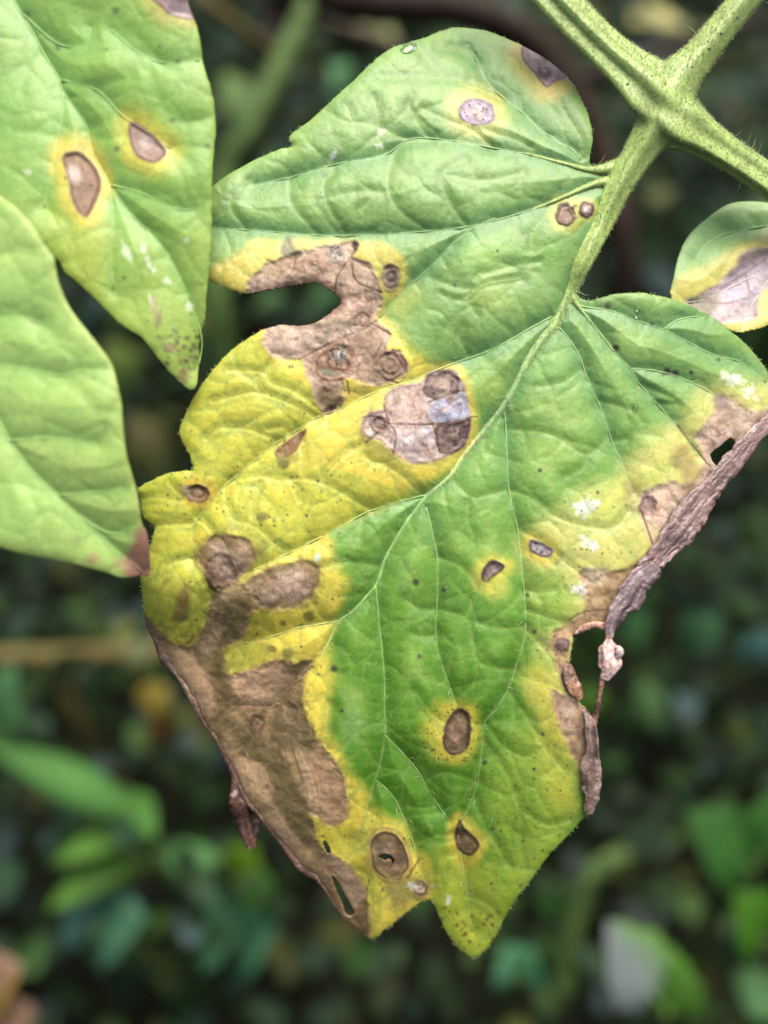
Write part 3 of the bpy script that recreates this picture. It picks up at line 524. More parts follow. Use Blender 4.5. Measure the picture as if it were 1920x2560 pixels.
# -- lower lesions
S.blob(R(7, (480, 540), (600, 540), (700, 600), (720, 760), (690, 800), (600, 660)), (196, 184, 44), 8, 8, .8, fine=3)
S.blob(R(7, (620, 560), (700, 540), (700, 640), (720, 720), (690, 740), (630, 640)), (150, 140, 40), 12, 8, .6, fine=4)
S.lesion(disc(*R(7, (785, 645))[0], 45, 62, -.35, wob=.03), (136, 112, 72), (90, 68, 40), 3, None, nz=2, rings=1.5, cc=(128, 106, 70), cr=.6, h=-4)
S.line(np.vstack([disc(*R(7, (785, 645))[0], 51, 69, -.35, wob=.02), disc(*R(7, (785, 645))[0], 51, 69, -.35, wob=.02)[:1]]), (190, 156, 96), 4, .8)
S.blob(R(7, (760, 740), (860, 730), (960, 760), (930, 830), (880, 830), (800, 870), (780, 810)), (160, 142, 76), 12, 8, .7, .5, fine=3)
S.lesion(disc(*R(7, (915, 780))[0], 18, 18), (184, 156, 120), (112, 84, 56), 3, nz=3, rings=2)
S.lesion(R(7, (1070, 38), (1122, 70), (1112, 190), (1050, 228), (1010, 190), (1015, 110)), (116, 94, 62), (60, 46, 30), 4, (214, 198, 56), 34, nz=4, rings=0, cc=(128, 106, 76), cr=.4, h=-5)
S.lesion(R(7, (1075, 498), (1100, 530), (1150, 580), (1158, 610), (1120, 645), (1075, 620), (1058, 560)), (116, 96, 54), (60, 46, 30), 3.5, (216, 194, 54), 26, nz=2, h=-6, cc=(100, 84, 56), cr=.4, ctr=R(7, (1085, 545))[0])
S.lesion(R(6, (458, 320), (500, 313), (542, 345), (490, 395), (438, 428), (422, 380)), (126, 108, 98), (66, 52, 44), 3.5, (216, 210, 74), 30, nz=1.5, cc=(142, 124, 116), cr=.5, h=-5)
S.blob(R(6, (440, 430), (520, 400), (560, 470), (480, 520), (420, 470)), (208, 208, 78), 18, 6, .8)
S.blob(disc(*R(6, (805, 290))[0], 16, 16), (150, 138, 84), 7, 4, .8)
S.lesion(R(6, (672, 205), (720, 213), (792, 255), (780, 290), (740, 296), (678, 265)), (164, 154, 158), (92, 74, 72), 3.5, (230, 208, 76), 22, nz=2, specks=8, h=-5)
for k, a, b, r in [(6, 80, 427, 8), (6, 225, 465, 6), (6, 240, 387, 3), (6, 100, 810, 5), (6, 697, 683, 5), (6, 660, 492, 5), (6, 440, 1360, 6), (6, 740, 1215, 4), (6, 695, 1395, 4), (4, 505, 1165, 5), (4, 797, 1277, 4), (4, 290, 56, 3), (4, 75, 230, 4), (3, 855, 1215, 3.5), (3, 805, 1362, 3.5), (3, 1048, 1358, 2.5), (5, 968, 290, 3.2), (5, 1025, 110, 3.2), (5, 1110, 1080, 8), (5, 1555, 1020, 5), (5, 1150, 1300, 4), (2, 490, 1083, 2.5), (2, 398, 226, 3), (2, 760, 815, 3), (2, 980, 795, 4), (4, 1070, 428, 6), (4, 850, 330, 8), (4, 890, 545, 7), (4, 1150, 665, 8), (4, 1190, 675, 8), (4, 1130, 680, 4), (4, 1270, 670, 5), (4, 1410, 605, 5)]:
    q = R(k, (a, b))[0]; S.dot(q[0], q[1], r, (66, 66, 50), .85)
# -- right margin
S.blob(np.vstack([R(4, (1395, 785), (1470, 795), (1560, 850), (1700, 870), (1720, 960), (1560, 1120), (1420, 1300), (1330, 1450), (1150, 1500)), R(4, (1070, 1430), (1030, 1400), (1000, 1320), (1020, 1275), (1100, 1235), (1180, 1215), (1240, 1240), (1320, 1170), (1330, 1100), (1290, 1000), (1330, 940), (1390, 870))]), (212, 184, 156), 9, 7, .97, 1, -3, hs=12, fine=2)
S.blob(R(4, (1150, 1110), (1230, 1030), (1290, 1100), (1320, 1170), (1240, 1250), (1220, 1150)), (172, 146, 80), 14, 6, .75)
S.blob(R(4, (1420, 860), (1560, 880), (1500, 980), (1400, 990)), (226, 204, 184), 12, 6, .8)
S.blob(R(4, (1380, 790), (1450, 800), (1470, 850), (1400, 850)), (146, 122, 112), 10, 5, .8)
S.blob(R(4, (1440, 770), (1560, 800), (1560, 850), (1480, 810)), (190, 176, 100), 10, 5, .7)
S.lesion(disc(*R(4, (1050, 1345))[0], 24, 26), (150, 122, 116), (92, 70, 64), 3.5, None, nz=3, soft=6, h=-4)
S.blob(R(4, (930, 1230), (1010, 1260), (1000, 1400), (950, 1380)), (168, 154, 82), 12, 6, .8)
S.blob(R(6, (1240, 100), (1300, 80), (1340, 200), (1310, 240)), (224, 190, 160), 8, 4, .8)
S.blob(R(4, (1170, 1100), (1210, 1100), (1220, 1150), (1180, 1150)), (150, 138, 76), 8, 4, .8)
S.blob(np.vstack([R(6, (945, 355), (1080, 362), (1200, 350), (1300, 260), (1420, 200), (1300, 440), (1120, 700), (1060, 690)), R(6, (880, 720), (890, 860), (960, 1010), (900, 1040), (850, 960), (800, 840), (782, 700), (850, 640), (920, 600), (960, 540), (930, 450))]), (190, 156, 112), 9, 6, .95, 1, -3, hs=10, fine=2)
S.blob(R(6, (960, 350), (1070, 360), (1060, 430), (980, 440)), (210, 192, 160), 10, 5, .8)
S.blob(R(6, (1000, 470), (1100, 440), (1090, 540), (960, 590)), (172, 140, 88), 12, 5, .7)
S.blob(R(6, (830, 900), (890, 920), (945, 1000), (920, 1030), (860, 980)), (92, 66, 46), 6, 4, .9)
S.lesion(disc(*R(6, (845, 748))[0], 19, 18), (160, 130, 120), (112, 84, 74), 3, None, nz=1.5, h=3)
S.blob(R(6, (785, 985), (860, 1010), (930, 1050), (1010, 1150), (1020, 1300), (960, 1400), (880, 1310), (830, 1190), (798, 1090)), (200, 166, 128), 5, 4, .97, 1, -3, hs=10)
S.blob(R(6, (850, 1200), (930, 1250), (950, 1380), (900, 1320)), (170, 142, 84), 10, 5, .8)
S.blob(R(4, (1590, 990), (1500, 1050), (1400, 1160), (1440, 1200), (1540, 1110), (1650, 1000)), (140, 104, 84), 8, 5, .8)
# white flecks, dark freckles, cracks
for k, a, b, rx, ry in [(4, 730, 1345, 20, 28), (4, 780, 1330, 9, 12), (4, 1480, 700, 30, 13), (4, 1560, 765, 14, 18), (6, 975, 228, 28, 14), (6, 930, 460, 14, 16), (11, 768, 535, 7, 16), (11, 760, 590, 8, 8), (11, 568, 640, 6, 14), (6, 990, 30, 12, 18), (5, 1020, 505, 6, 8), (7, 880, 770, 9, 8), (7, 960, 770, 7, 7), (4, 1590, 800, 12, 6), (7, 1030, 830, 6, 10)]:
    q = R(k, (a, b))[0]; S.blob(disc(q[0], q[1], rx, ry, .4, wob=.25), (238, 240, 232), 5, 3, .9, fine=7)
r = np.random.default_rng(5)
def freckle(n, poly, c=(96, 80, 40), rmin=1.6, rmax=3.4):
    lo, hi = poly.min(0), poly.max(0)
    for _ in range(n):
        x, y = r.uniform(lo[0], hi[0]), r.uniform(lo[1], hi[1]); S.dot(x, y, r.uniform(rmin, rmax), c, r.uniform(.4, .85))
freckle(120, R(0, (440, 850), (1000, 1500))); freckle(85, R(0, (360, 1180), (900, 1700))); freckle(55, R(7, (480, 500), (980, 900))); freckle(60, R(7, (1000, 860), (1250, 1040)), (120, 84, 40), 2, 5); freckle(90, R(7, (1150, 0), (1600, 800))); freckle(80, R(6, (640, 0), (1200, 900))); freckle(120, R(7, (900, 20), (1150, 260)), (90, 76, 30)); freckle(70, R(0, (560, 80), (1480, 700)), (96, 130, 70))
for P in CRK: S.line(P, (98, 66, 46), 2.2, .75, -1.5)
S.mix(.30 * (1 - sst(1, 5, n1_)) * (1 - S.dead), (150, 182, 96)); S.mix(.13 * (1 - sst(1, 4, n2_)) * (1 - S.dead), (140, 176, 90)); S.mix(.22 * (1 - sst(.8, 4, n1_)) * S.dead, (104, 76, 54)); S.mix(.16 * (1 - sst(.8, 3, n2_)) * S.dead, (112, 84, 62)); S.mix(.3 * (1 - sst(1, 6, dM)) * (1 - S.dead), (168, 196, 122)); vm = 1 - sst(1.5, 7, dm); S.mix(.30 * vm * (1 - S.dead), (150, 176, 92)); S.mix(.3 * vm * S.dead, (110, 84, 60))
S.mix(.22 * (sst(5, 12, dm) - sst(12, 26, dm)) * (1 - S.dead), (92, 130, 52))
bd = blur(S.dead, 12); bigD = S.dead * sst(.62, .92, bd)
near = np.clip(blur(S.dead, 14) * 2.2, 0, 1) * (1 - S.dead) * sst(1040, 900, X) * sst(880, 1100, Y)
S.mix(.5 * near * sst(-.05, .35, fbm(X, Y, 14, 251, 3) + .25 * S.n1), (132, 120, 46))
llm = S.inside(spline(LOWLEFT, 3, True)); up_ = bigD * (1 - .6 * llm)
S.mix(.6 * up_ * sst(.0, .5, fbm(X, Y, 75, 201)), (228, 200, 180)); S.mix(.5 * up_ * sst(.05, .5, fbm(X, Y, 60, 207)), (146, 124, 94)); S.mix(.4 * bigD * sst(.15, .55, fbm(X, Y, 30, 211)), (160, 108, 84))
S.mix(.45 * bigD * (1 - sst(.4, 2.2, np.abs(fbm(X, Y, 38, 217, 3)) * 30)), (112, 78, 58))
S.mix(.6 * bigD * (1 - sst(1, 9, edge + 4 * S.n1)), (112, 76, 56))
ll = llm * S.dead; S.col *= (1 - .08 * ll * (1 + .6 * S.n2))[..., None]; S.mix(.4 * ll * sst(.0, .5, fbm(X + .6 * Y, Y - .5 * X, 70, 221)), (104, 94, 48))
S.mix(.5 * (1 - sst(1.0, 3.0, np.abs(fbm(X * 1.3, Y * .8, 46, 231, 3)) * 30)) * ll, (96, 74, 46))
S.mix(.16 * sst(.1, .6, fbm(X, Y, 18, 241, 3)) * (1 - S.dead), (196, 206, 96)); S.mix(.14 * sst(.15, .6, fbm(X, Y, 24, 247, 3)) * (1 - S.dead), (112, 150, 60))
S.mix(.34 * ll, (186, 156, 104))
for P, c, sf, op in LLP: S.blob(P, np.array(c) * (1.16 if c[0] > 150 else .95), sf * .6, 10, op * .62, fine=6)
# crumpled relief of dead tissue
S.h += S.dead * (fbm(X, Y, 34, 61, 3) * 4.5 + fbm(X, Y, 12, 63, 2) * .9)
S.col *= (1 + S.dead * (fbm(X, Y, 22, 81) * .07 + fbm(X, Y, 7, 83, 2) * .04))[..., None]
S.col *= (1 + .035 * S.n1 + .02 * S.n3)[..., None]

root = empty('tomato_leaf', at(1665, 275, FD), 'large tomato leaf, green turning yellow, with many brown spots and withered torn edges', 'leaf')
bpy.context.view_layer.update()
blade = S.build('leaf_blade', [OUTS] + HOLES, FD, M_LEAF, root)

# ---- raised veins
def vein(P, r0, r1, name, par, pale=.45, lift=.25, hid=None):
    n = len(P); rr = np.linspace(r0, r1, n)
    d = S.depth(P[:, 0], P[:, 1]); d = np.convolve(np.pad(d, 3, 'edge'), np.ones(7) / 7, 'valid')
    C = at(P[:, 0], P[:, 1], d - rr * lift * PXM); V, F = tube(C, rr * PXM, 6, ref=tuple(-FWD))
    c = S.samp(S.col, P[:, 0], P[:, 1]); k = S.samp(S.dead, P[:, 0], P[:, 1])[:, None]
    c = c * (1 - pale) + pale * (np.array((172, 198, 130)) * (1 - k) + np.array((128, 96, 68)) * k)
    cc = np.repeat(alb(c), 6, 0); cc = np.vstack([cc, cc[:1], cc[-1:]])
    return link(name, tmesh(name, V, F, cc), M_VEIN, par)
for P in MAJ: vein(P, 2.2, 1.0, 'side_vein', blade, .22, -.15)

vein(MIDS[MIDS[:, 1] > 1215], 7, 1.5, 'midrib', blade, .24, -.5)
# ---- stalk with its fork, built as one remeshed body in pixel space
def prof(a, k, ph=0): return lambda th: 1 + a * np.cos(k * (th - ph))
def arm(pts, pr, seg=20, flat=1):
    P = spline(np.array(pts, float), 10); V, F = tube(P[:, :3], P[:, 3], seg, pr, flat); return V, F
hb = float(S.samp(S.h, 1440, 660)); hb2 = float(S.samp(S.h, 1265, 1000))
midw = [(0, 34), (3, 26)]
J = (1668, 268, 14)
mid_pts = []
for i, (x, y) in enumerate(MID):
    if i < 3: continue
    if y > 1300: break
    rr_ = float(np.interp(y, [740, 850, 1020, 1200, 1300], [21, 17, 12.5, 9.5, 7])); mid_pts.append((x, y, float(S.samp(S.h, x, y)) - .3 * rr_, rr_))
arms = [arm([(1330, -80, 45, 50), (1400, 10, 40, 47), (1500, 112, 28, 46), (1565, 170, 20, 53), (1622, 222, 16, 68), J + (64,)], prof(.2, 5, .35), 26, .8),
        arm([(1990, -170, 60, 36), (1900, -50, 46, 35), (1800, 75, 30, 37), (1742, 146, 20, 42), (1698, 196, 16, 54), J + (60,)], prof(.05, 5), 24, .85),
        arm([(2040, 545, -30, 34), (1925, 453, -20, 37), (1835, 392, -6, 38), (1765, 346, 4, 46), (1702, 304, 12, 66), J + (62,)], prof(.18, 5, .5), 26, .8),
        arm([J + (62,), (1632, 328, 13, 50), (1596, 384, 8, 38), (1546, 468, 4, 32), (1508, 550, 0, 28), (1462, 645, hb + 1, 23), (1426, 720, float(S.samp(S.h, 1426, 720)) - 6, 20)] + mid_pts, prof(.10, 5), 24, .75),
        arm([(1590, 395, 5, 22), (1530, 418, -4, 16), (1475, 424, float(S.samp(S.h, 1475, 424)) + 1, 9), (1420, 411, float(S.samp(S.h, 1420, 411)), 6), (1330, 388, float(S.samp(S.h, 1330, 388)) - 1, 4.5), (1240, 371, float(S.samp(S.h, 1240, 371)) - 3, 3)], None, 10),
        arm([(1560, 440, 2, 14), (1480, 462, float(S.samp(S.h, 1480, 462)) + 2, 9), (1418, 488, float(S.samp(S.h, 1418, 488)), 6), (1354, 515, float(S.samp(S.h, 1354, 515)) - 1, 4.5), (1284, 538, float(S.samp(S.h, 1284, 538)) - 3, 3)], None, 10),
        arm([(1422, 712, hb - 16, 10), (1438, 754, float(S.samp(S.h, 1438, 754)) - 2, 8), (1470, 796, float(S.samp(S.h, 1470, 796)) - 2, 5), (1510, 846, float(S.samp(S.h, 1510, 846)) - 1, 3.6), (1550, 895, float(S.samp(S.h, 1550, 895)) - 3, 3)], None, 10)]
VV, FF, off = [], [], 0
for V, F in arms:
    VV.append(V); FF += [tuple(i + off for i in dict.fromkeys(f)) for f in F]; off += len(V)
VV = np.vstack(VV) * (PXM, -PXM, PXM)
tm = bpy.data.meshes.new('tmp'); tm.from_pydata([tuple(v) for v in VV], [], [f[::-1] for f in FF]); tm.update()
to = bpy.data.objects.new('tmp', tm); COL.objects.link(to)
rm = to.modifiers.new('r', 'REMESH'); rm.mode = 'VOXEL'; rm.voxel_size = 2.6 * PXM
sm_ = to.modifiers.new('s', 'SMOOTH'); sm_.factor = .5; sm_.iterations = 5
dg = bpy.context.evaluated_depsgraph_get(); me = bpy.data.meshes.new_from_object(to.evaluated_get(dg)); me.name = 'stalk'
bpy.data.objects.remove(to); bpy.data.meshes.remove(tm)
n = len(me.vertices); co = np.empty(n * 3, np.float32); me.vertices.foreach_get('co', co); co = co.reshape(-1, 3).astype(float)
ed = np.empty(len(me.edges) * 2, np.int32); me.edges.foreach_get('vertices', ed); ed = ed.reshape(-1, 2); dgr = np.bincount(ed.ravel(), minlength=n)[:, None]
hubw = np.exp(-(np.hypot(co[:, 0] / PXM - 1664, -co[:, 1] / PXM - 262) / 95) ** 4)[:, None]
for _ in range(70):                          # fillet the fork
    sm2 = np.stack([np.bincount(ed[:, 0], co[ed[:, 1], k], n) + np.bincount(ed[:, 1], co[ed[:, 0], k], n) for k in range(3)], 1) / dgr; co += (sm2 - co) * hubw * .6
wv = at(co[:, 0] / PXM, -co[:, 1] / PXM, FD - co[:, 2]); me.vertices.foreach_set('co', wv.astype(np.float32).ravel()); me.update()
qx, qy = co[:, 0] / PXM, -co[:, 1] / PXM
cb = np.tile(np.array((152, 178, 82.)), (n, 1)); cl = S.samp(S.col, qx, qy) * .55 + np.array((170, 196, 128)) * .45; k_ = sst(640, 1000, qy)[:, None]
nn = (1 + .08 * fbm(qx, qy, 40, 5))[:, None]; cb = (cb * (1 - k_) + cl * k_) * nn
a_ = me.attributes.new('col', 'FLOAT_COLOR', 'POINT'); c4 = np.ones((n, 4), np.float32); c4[:, :3] = alb(cb); a_.data.foreach_set('color', c4.ravel())
stalk = link('stalk', me, M_STALK, root)

# ---- hairs
def hairs(name, B, D, Ls, W, par, curl=.25):
    n = len(B); D = D / (np.linalg.norm(D, axis=1)[:, None] + 1e-12); rnd = RNG.normal(size=(n, 3))
    A = np.cross(D, rnd); A /= np.linalg.norm(A, axis=1)[:, None] + 1e-12; C = np.cross(D, A)
    V = np.empty((n, 7, 3)); mid = B + D * Ls[:, None] * .55 + A * (Ls * curl * .25)[:, None]; tip = B + D * Ls[:, None] * .95 + A * (Ls * curl)[:, None]
    for k in range(3):
        q = A * math.cos(k * 2.094) + C * math.sin(k * 2.094); V[:, k] = B + q * W[:, None]; V[:, 3 + k] = mid + q * W[:, None] * .7
    V[:, 6] = tip
    T = [(0, 1, 4), (0, 4, 3), (1, 2, 5), (1, 5, 4), (2, 0, 3), (2, 3, 5), (3, 4, 6), (4, 5, 6), (5, 3, 6)]
    F = (np.arange(n)[:, None, None] * 7 + np.array(T)[None]).reshape(-1, 3)
    o = link(name, mesh(name, V.reshape(-1, 3), F), M_HAIR, par); o['kind'] = 'stuff'; return o
me.calc_loop_triangles(); tri = np.empty(len(me.loop_triangles) * 3, np.int32); me.loop_triangles.foreach_get('vertices', tri); tri = tri.reshape(-1, 3)
a, b, c = wv[tri[:, 0]], wv[tri[:, 1]], wv[tri[:, 2]]; nr = np.cross(b - a, c - a); ar = np.linalg.norm(nr, axis=1)
pk = RNG.choice(len(tri), 24000, p=ar / ar.sum()); u, v = RNG.random(24000), RNG.random(24000); fl = u + v > 1; u[fl], v[fl] = 1 - u[fl], 1 - v[fl]
B = a[pk] + (b - a)[pk] * u[:, None] + (c - a)[pk] * v[:, None]; N_ = nr[pk] / ar[pk][:, None]
Ls = RNG.uniform(3.5, 8, 24000) * PXM; lg = RNG.random(24000) < .004; Ls[lg] = RNG.uniform(30, 48, lg.sum()) * PXM
hairs('fine_hairs', B, N_ + RNG.normal(size=B.shape) * .45, Ls, np.where(lg, .9, .6) * PXM, stalk, .3)
# hairs on blade: along margin, veins and scattered
pts = OUTS[RNG.integers(0, len(OUTS), 900)] + RNG.normal(size=(900, 2)) * 1.5
pts = pts[S.samp(S.dead, pts[:, 0], pts[:, 1]) < .4]; NP = len(pts)
cen = np.array([1050, 1250]); d2 = pts - cen; d2 /= np.linalg.norm(d2, axis=1)[:, None]
B1 = at(pts[:, 0], pts[:, 1], S.depth(pts[:, 0], pts[:, 1])); D1 = d2[:, :1] * RGT - d2[:, 1:] * UPV - FWD * .5 + RNG.normal(size=(NP, 3)) * .5
L1 = RNG.uniform(3, 7, NP) * PXM
ap = np.vstack(MAJ + [MIDS] * 3); p2 = ap[RNG.integers(0, len(ap), 700)] + RNG.normal(size=(700, 2)) * 6
p3 = np.stack([RNG.uniform(850, 1350, 200), RNG.uniform(1250, 2250, 200)], 1); p3 = p3[S.samp(S.inside(OUTS), p3[:, 0], p3[:, 1])]
p4 = np.vstack([p2, p3]); B2 = at(p4[:, 0], p4[:, 1], S.depth(p4[:, 0], p4[:, 1])); D2 = -FWD * .7 + UPV * RNG.normal(size=(len(p4), 1)) * .8 + RGT * RNG.normal(size=(len(p4), 1)) * .8
L2 = np.where(RNG.random(len(p4)) < .22, RNG.uniform(12, 24, len(p4)), RNG.uniform(2.5, 5, len(p4))) * PXM
hairs('fine_hairs', np.vstack([B1, B2]), np.vstack([D1, D2]), np.concatenate([L1, L2]), np.full(len(B1) + len(B2), .62 * PXM), blade, .5)
# black specks on the stalk
def specks(name, q, par, hh):
    VV, FF, off = [], [], 0
    for x, y, s in q:
        P = np.array([(0, 0, s), (s * 1.2, 0, 0), (0, s, 0), (-s * 1.2, 0, 0), (0, -s, 0), (0, 0, -s)]) * PXM
        c = at(x, y, FD - hh(x, y) * PXM); VV.append(c + P[:, :1] * RGT + P[:, 1:2] * UPV - P[:, 2:] * FWD)
        FF += [tuple(i + off for i in f) for f in [(0, 1, 2), (0, 2, 3), (0, 3, 4), (0, 4, 1), (5, 2, 1), (5, 3, 2), (5, 4, 3), (5, 1, 4)]]; off += 6
    o = link(name, mesh(name, np.vstack(VV), FF), M_SPECK, par); o['kind'] = 'stuff'; return o
from mathutils.bvhtree import BVHTree
bvh = BVHTree.FromPolygons([tuple(v) for v in wv], [tuple(t) for t in tri])
def stalk_h(x, y):
    d = at(x, y, 1.0) - CAM; h_ = bvh.ray_cast(Vector(CAM), Vector(d).normalized())
    return (FD - (np.array(h_[0]) - CAM) @ FWD) / PXM if h_[0] is not None else None
sp = [(*R(2, q)[0], random.uniform(2.2, 4)) for q in [(1525, 75), (1430, 130), (1405, 210), (1400, 180), (1290, 240), (1460, 78), (1215, 365), (1305, 440), (1050, 365), (1455, 145), (1330, 290)]]
sp = [q for q in sp if stalk_h(q[0], q[1]) is not None]
specks('dark_specks', sp, stalk, stalk_h)

# ---- withered rolled margins and the dangling scrap
def roll(name, pts, par, seed, flat=.36, c0=(156, 124, 110), c1=(88, 68, 62), seg=44, amp=.3):
    P = spline(np.array(pts, float), 22); P[:, 3] *= .9 * (1 + .12 * fbm(np.arange(len(P)) * 3.2, P[:, 0] * 0, 20, seed + 70)); C = np.stack([P[:, 0], -P[:, 1], P[:, 2]], 1); V, F = tube(C, P[:, 3], seg, None, flat)
    n = len(V) - 2; u = np.repeat(np.arange(len(P)), seg) * 3.2; u = u * .75; v = np.tile(np.arange(seg), len(P)); vv = np.minimum(v, seg - v) * 220.0 / seg + 40 * np.sin(u / 70)
    rad = np.repeat(P[:, 3], seg); cen = np.repeat(C, seg, 0)
    nz = 1.5 * fbm(u, vv * 2.2, 60, seed, 3) ; V[:n] = cen + (V[:n] - cen) * (1 + amp * nz + amp * .8 * fbm(u * .6, vv * 1.6, 14, seed + 5, 3) + amp * .45 * fbm(u, vv, 6, seed + 8, 2))[:, None]
    m = np.clip(.5 + .7 * fbm(u, vv, 26, seed + 9, 4), 0, 1)[:, None]; c = np.array(c0) * m + np.array(c1) * (1 - m)
    hi = np.clip(fbm(u, vv, 11, seed + 13, 2) - .25, 0, 1)[:, None]; c = c * (1 - hi) + np.array((196, 174, 168)) * hi
    c = np.vstack([c, c[:1], c[-1:]])
    W = at(V[:, 0], -V[:, 1], FD - V[:, 2] * PXM)
    return link(name, tmesh(name, W, F, alb(c)), M_DRY, par)
def strip(name, pts, par, seed, c0=(138, 110, 102), c1=(74, 56, 52), m=33, arch=.10, wr=.30, fl=.25):
    P = spline(np.array(pts, float), 20); n = len(P); T = np.gradient(P[:, :2], axis=0); T /= np.linalg.norm(T, axis=1)[:, None]; N = np.stack([-T[:, 1], T[:, 0]], 1)
    u = np.concatenate([[0], np.cumsum(np.hypot(*np.diff(P[:, :2], axis=0).T))])[:, None] + np.zeros((1, m)); a = np.linspace(-1, 1, m)[None] + np.zeros((n, 1)); w_ = P[:, 3:4]
    jag = .92 + .42 * fbm(u, 0 * a + 9 * np.sign(a), 60, seed, 3) + .16 * fbm(u, 5 * np.sign(a) + 0 * u, 11, seed + 2, 2)
    r1 = 1 - 2.8 * np.abs(fbm(u * .28 + a * w_ * .6, a * w_ * 1.5 - u * .10, 44, seed + 4, 3)); r2 = 1 - 2 * np.abs(fbm(u * .5 - a * w_ * .4, a * w_ * 1.5, 11, seed + 6, 2))
    hgt = P[:, 2:3] + w_ * (arch * (1 - a ** 2) + wr * .5 * r1 + wr * .22 * r2 + fl * a) - w_ * .10 * sst(.8, 1, np.abs(a))
    x = P[:, 0:1] + N[:, 0:1] * a * w_ * jag; y = P[:, 1:2] + N[:, 1:2] * a * w_ * jag
    k = np.clip(.5 + .45 * r1 + .3 * (r2 - .4) + .5 * fbm(u, a * w_, 40, seed + 9), 0, 1)[..., None]; c = np.array(c0) * k + np.array(c1) * (1 - k)  # ridges painted paler as highlights, furrows between them darker
    k2 = np.clip(fbm(u * .7, a * w_, 16, seed + 12, 3) * 1.5 - .35, 0, .8)[..., None]; c = c * (1 - k2) + np.array((206, 182, 176)) * k2
    V = at(x.ravel(), y.ravel(), FD - hgt.ravel() * PXM); i = (np.arange(n - 1)[:, None] * m + np.arange(m - 1)[None]).ravel(); F = np.stack([i, i + 1, i + m + 1, i + m], 1)
    o = link(name, mesh(name, V, F, alb(c.reshape(-1, 3))), M_DRY, par); so = o.modifiers.new('thickness', 'SOLIDIFY'); so.thickness = 5 * PXM; so.offset = 0; return o
def hh(x, y, up): return float(S.samp(S.h, x, y)) + up
mrg = [(*R(4, (1690, 880))[0], -70, 16), (*R(4, (1620, 960))[0], -60, 20), (*R(4, (1540, 1050))[0], -48, 21), (*R(4, (1450, 1160))[0], -34, 24), (*R(4, (1370, 1260))[0], -24, 29), (*R(6, (1520, 60))[0], -18, 33), (*R(6, (1430, 190))[0], -12, 35), (*R(6, (1330, 300))[0], -6, 33), (*R(6, (1270, 370))[0], -2, 26)]
mrg = [(x, y, hh(x - 12, y - 10, 8), r) for x, y, z, r in mrg]
strip('dried_margin', mrg, root, 3)
m2 = [(*R(6, (1330, 345))[0], 0, 20), (*R(6, (1240, 430))[0], 0, 30), (*R(6, (1185, 510))[0], 0, 30), (*R(6, (1125, 590))[0], 0, 25), (*R(6, (1092, 660))[0], 0, 13), (*R(6, (1085, 715))[0], 0, 7)]
m2 = [(x, y, hh(min(x - 10, 1560), y - 14, 16), r) for x, y, z, r in m2]
strip('dried_margin', m2, root, 11, (152, 130, 128), (60, 46, 44))
zk = m2[-1][2]
roll('dried_thread', [(*R(6, (1082, 700))[0], zk, 8), (*R(6, (1070, 760))[0], zk, 9), (*R(6, (1060, 850))[0], zk, 9), (*R(6, (1045, 950))[0], zk - 4, 7), (*R(6, (1030, 1040))[0], zk - 10, 6.5), (*R(6, (1015, 1110))[0], hh(1480, 1800, 4), 8), (*R(6, (1000, 1170))[0], hh(1480, 1810, 4), 10)], root, 19, .9, (160, 118, 96), (112, 78, 62), 12)
strip('dried_scrap', [(*R(6, (1080, 722))[0], zk + 4, 8), (*R(6, (1082, 760))[0], zk + 6, 24), (*R(6, (1075, 810))[0], zk + 6, 33), (*R(6, (1080, 855))[0], zk + 6, 31), (*R(6, (1075, 890))[0], zk + 4, 18), (*R(6, (1058, 930))[0], zk, 7)], root, 23, (226, 196, 182), (150, 108, 96), 25, .08, .5)
roll('dried_scrap', [(*R(6, (1120, 760))[0], zk + 12, 4), (*R(6, (1136, 775))[0], zk + 14, 11), (*R(6, (1134, 800))[0], zk + 12, 10), (*R(6, (1120, 815))[0], zk + 10, 4)], root, 27, .8, (226, 206, 202), (190, 160, 150), 14, .15)
m3 = [(*R(6, (955, 1085))[0], 4), (*R(6, (985, 1160))[0], 11), (*R(6, (993, 1230))[0], 15), (*R(6, (998, 1300))[0], 17), (*R(10, (490, 1060))[0], 22), (*R(10, (492, 1130))[0], 26), (*R(10, (490, 1200))[0], 27), (*R(10, (480, 1255))[0], 22), (*R(10, (478, 1290))[0], 10)]
m3 = [(x, y, hh(min(x - 14, 1474), y, 8), r) for x, y, r in m3]
strip('dried_margin', m3, root, 31, (150, 124, 110), (58, 44, 36))
roll('dried_margin', [(*R(6, (905, 695))[0], hh(1430, 1590, 2), 4), (*R(6, (950, 665))[0], hh(1452, 1570, 4), 9), (*R(6, (1010, 645))[0], hh(1480, 1560, 6), 10), (*R(6, (1075, 660))[0], hh(1500, 1560, 8), 8)], root, 37, .7, (206, 164, 136), (140, 98, 72), 14)
strip('dried_margin', [(*R(6, (870, 850))[0], hh(1414, 1660, 0), 6), (*R(6, (878, 910))[0], hh(1418, 1690, 4), 14), (*R(6, (905, 975))[0], hh(1430, 1715, 5), 18), (*R(6, (925, 1010))[0], hh(1440, 1735, 4), 13), (*R(6, (930, 1035))[0], hh(1444, 1746, 2), 6)], root, 41, (156, 112, 84), (62, 44, 34), 21)
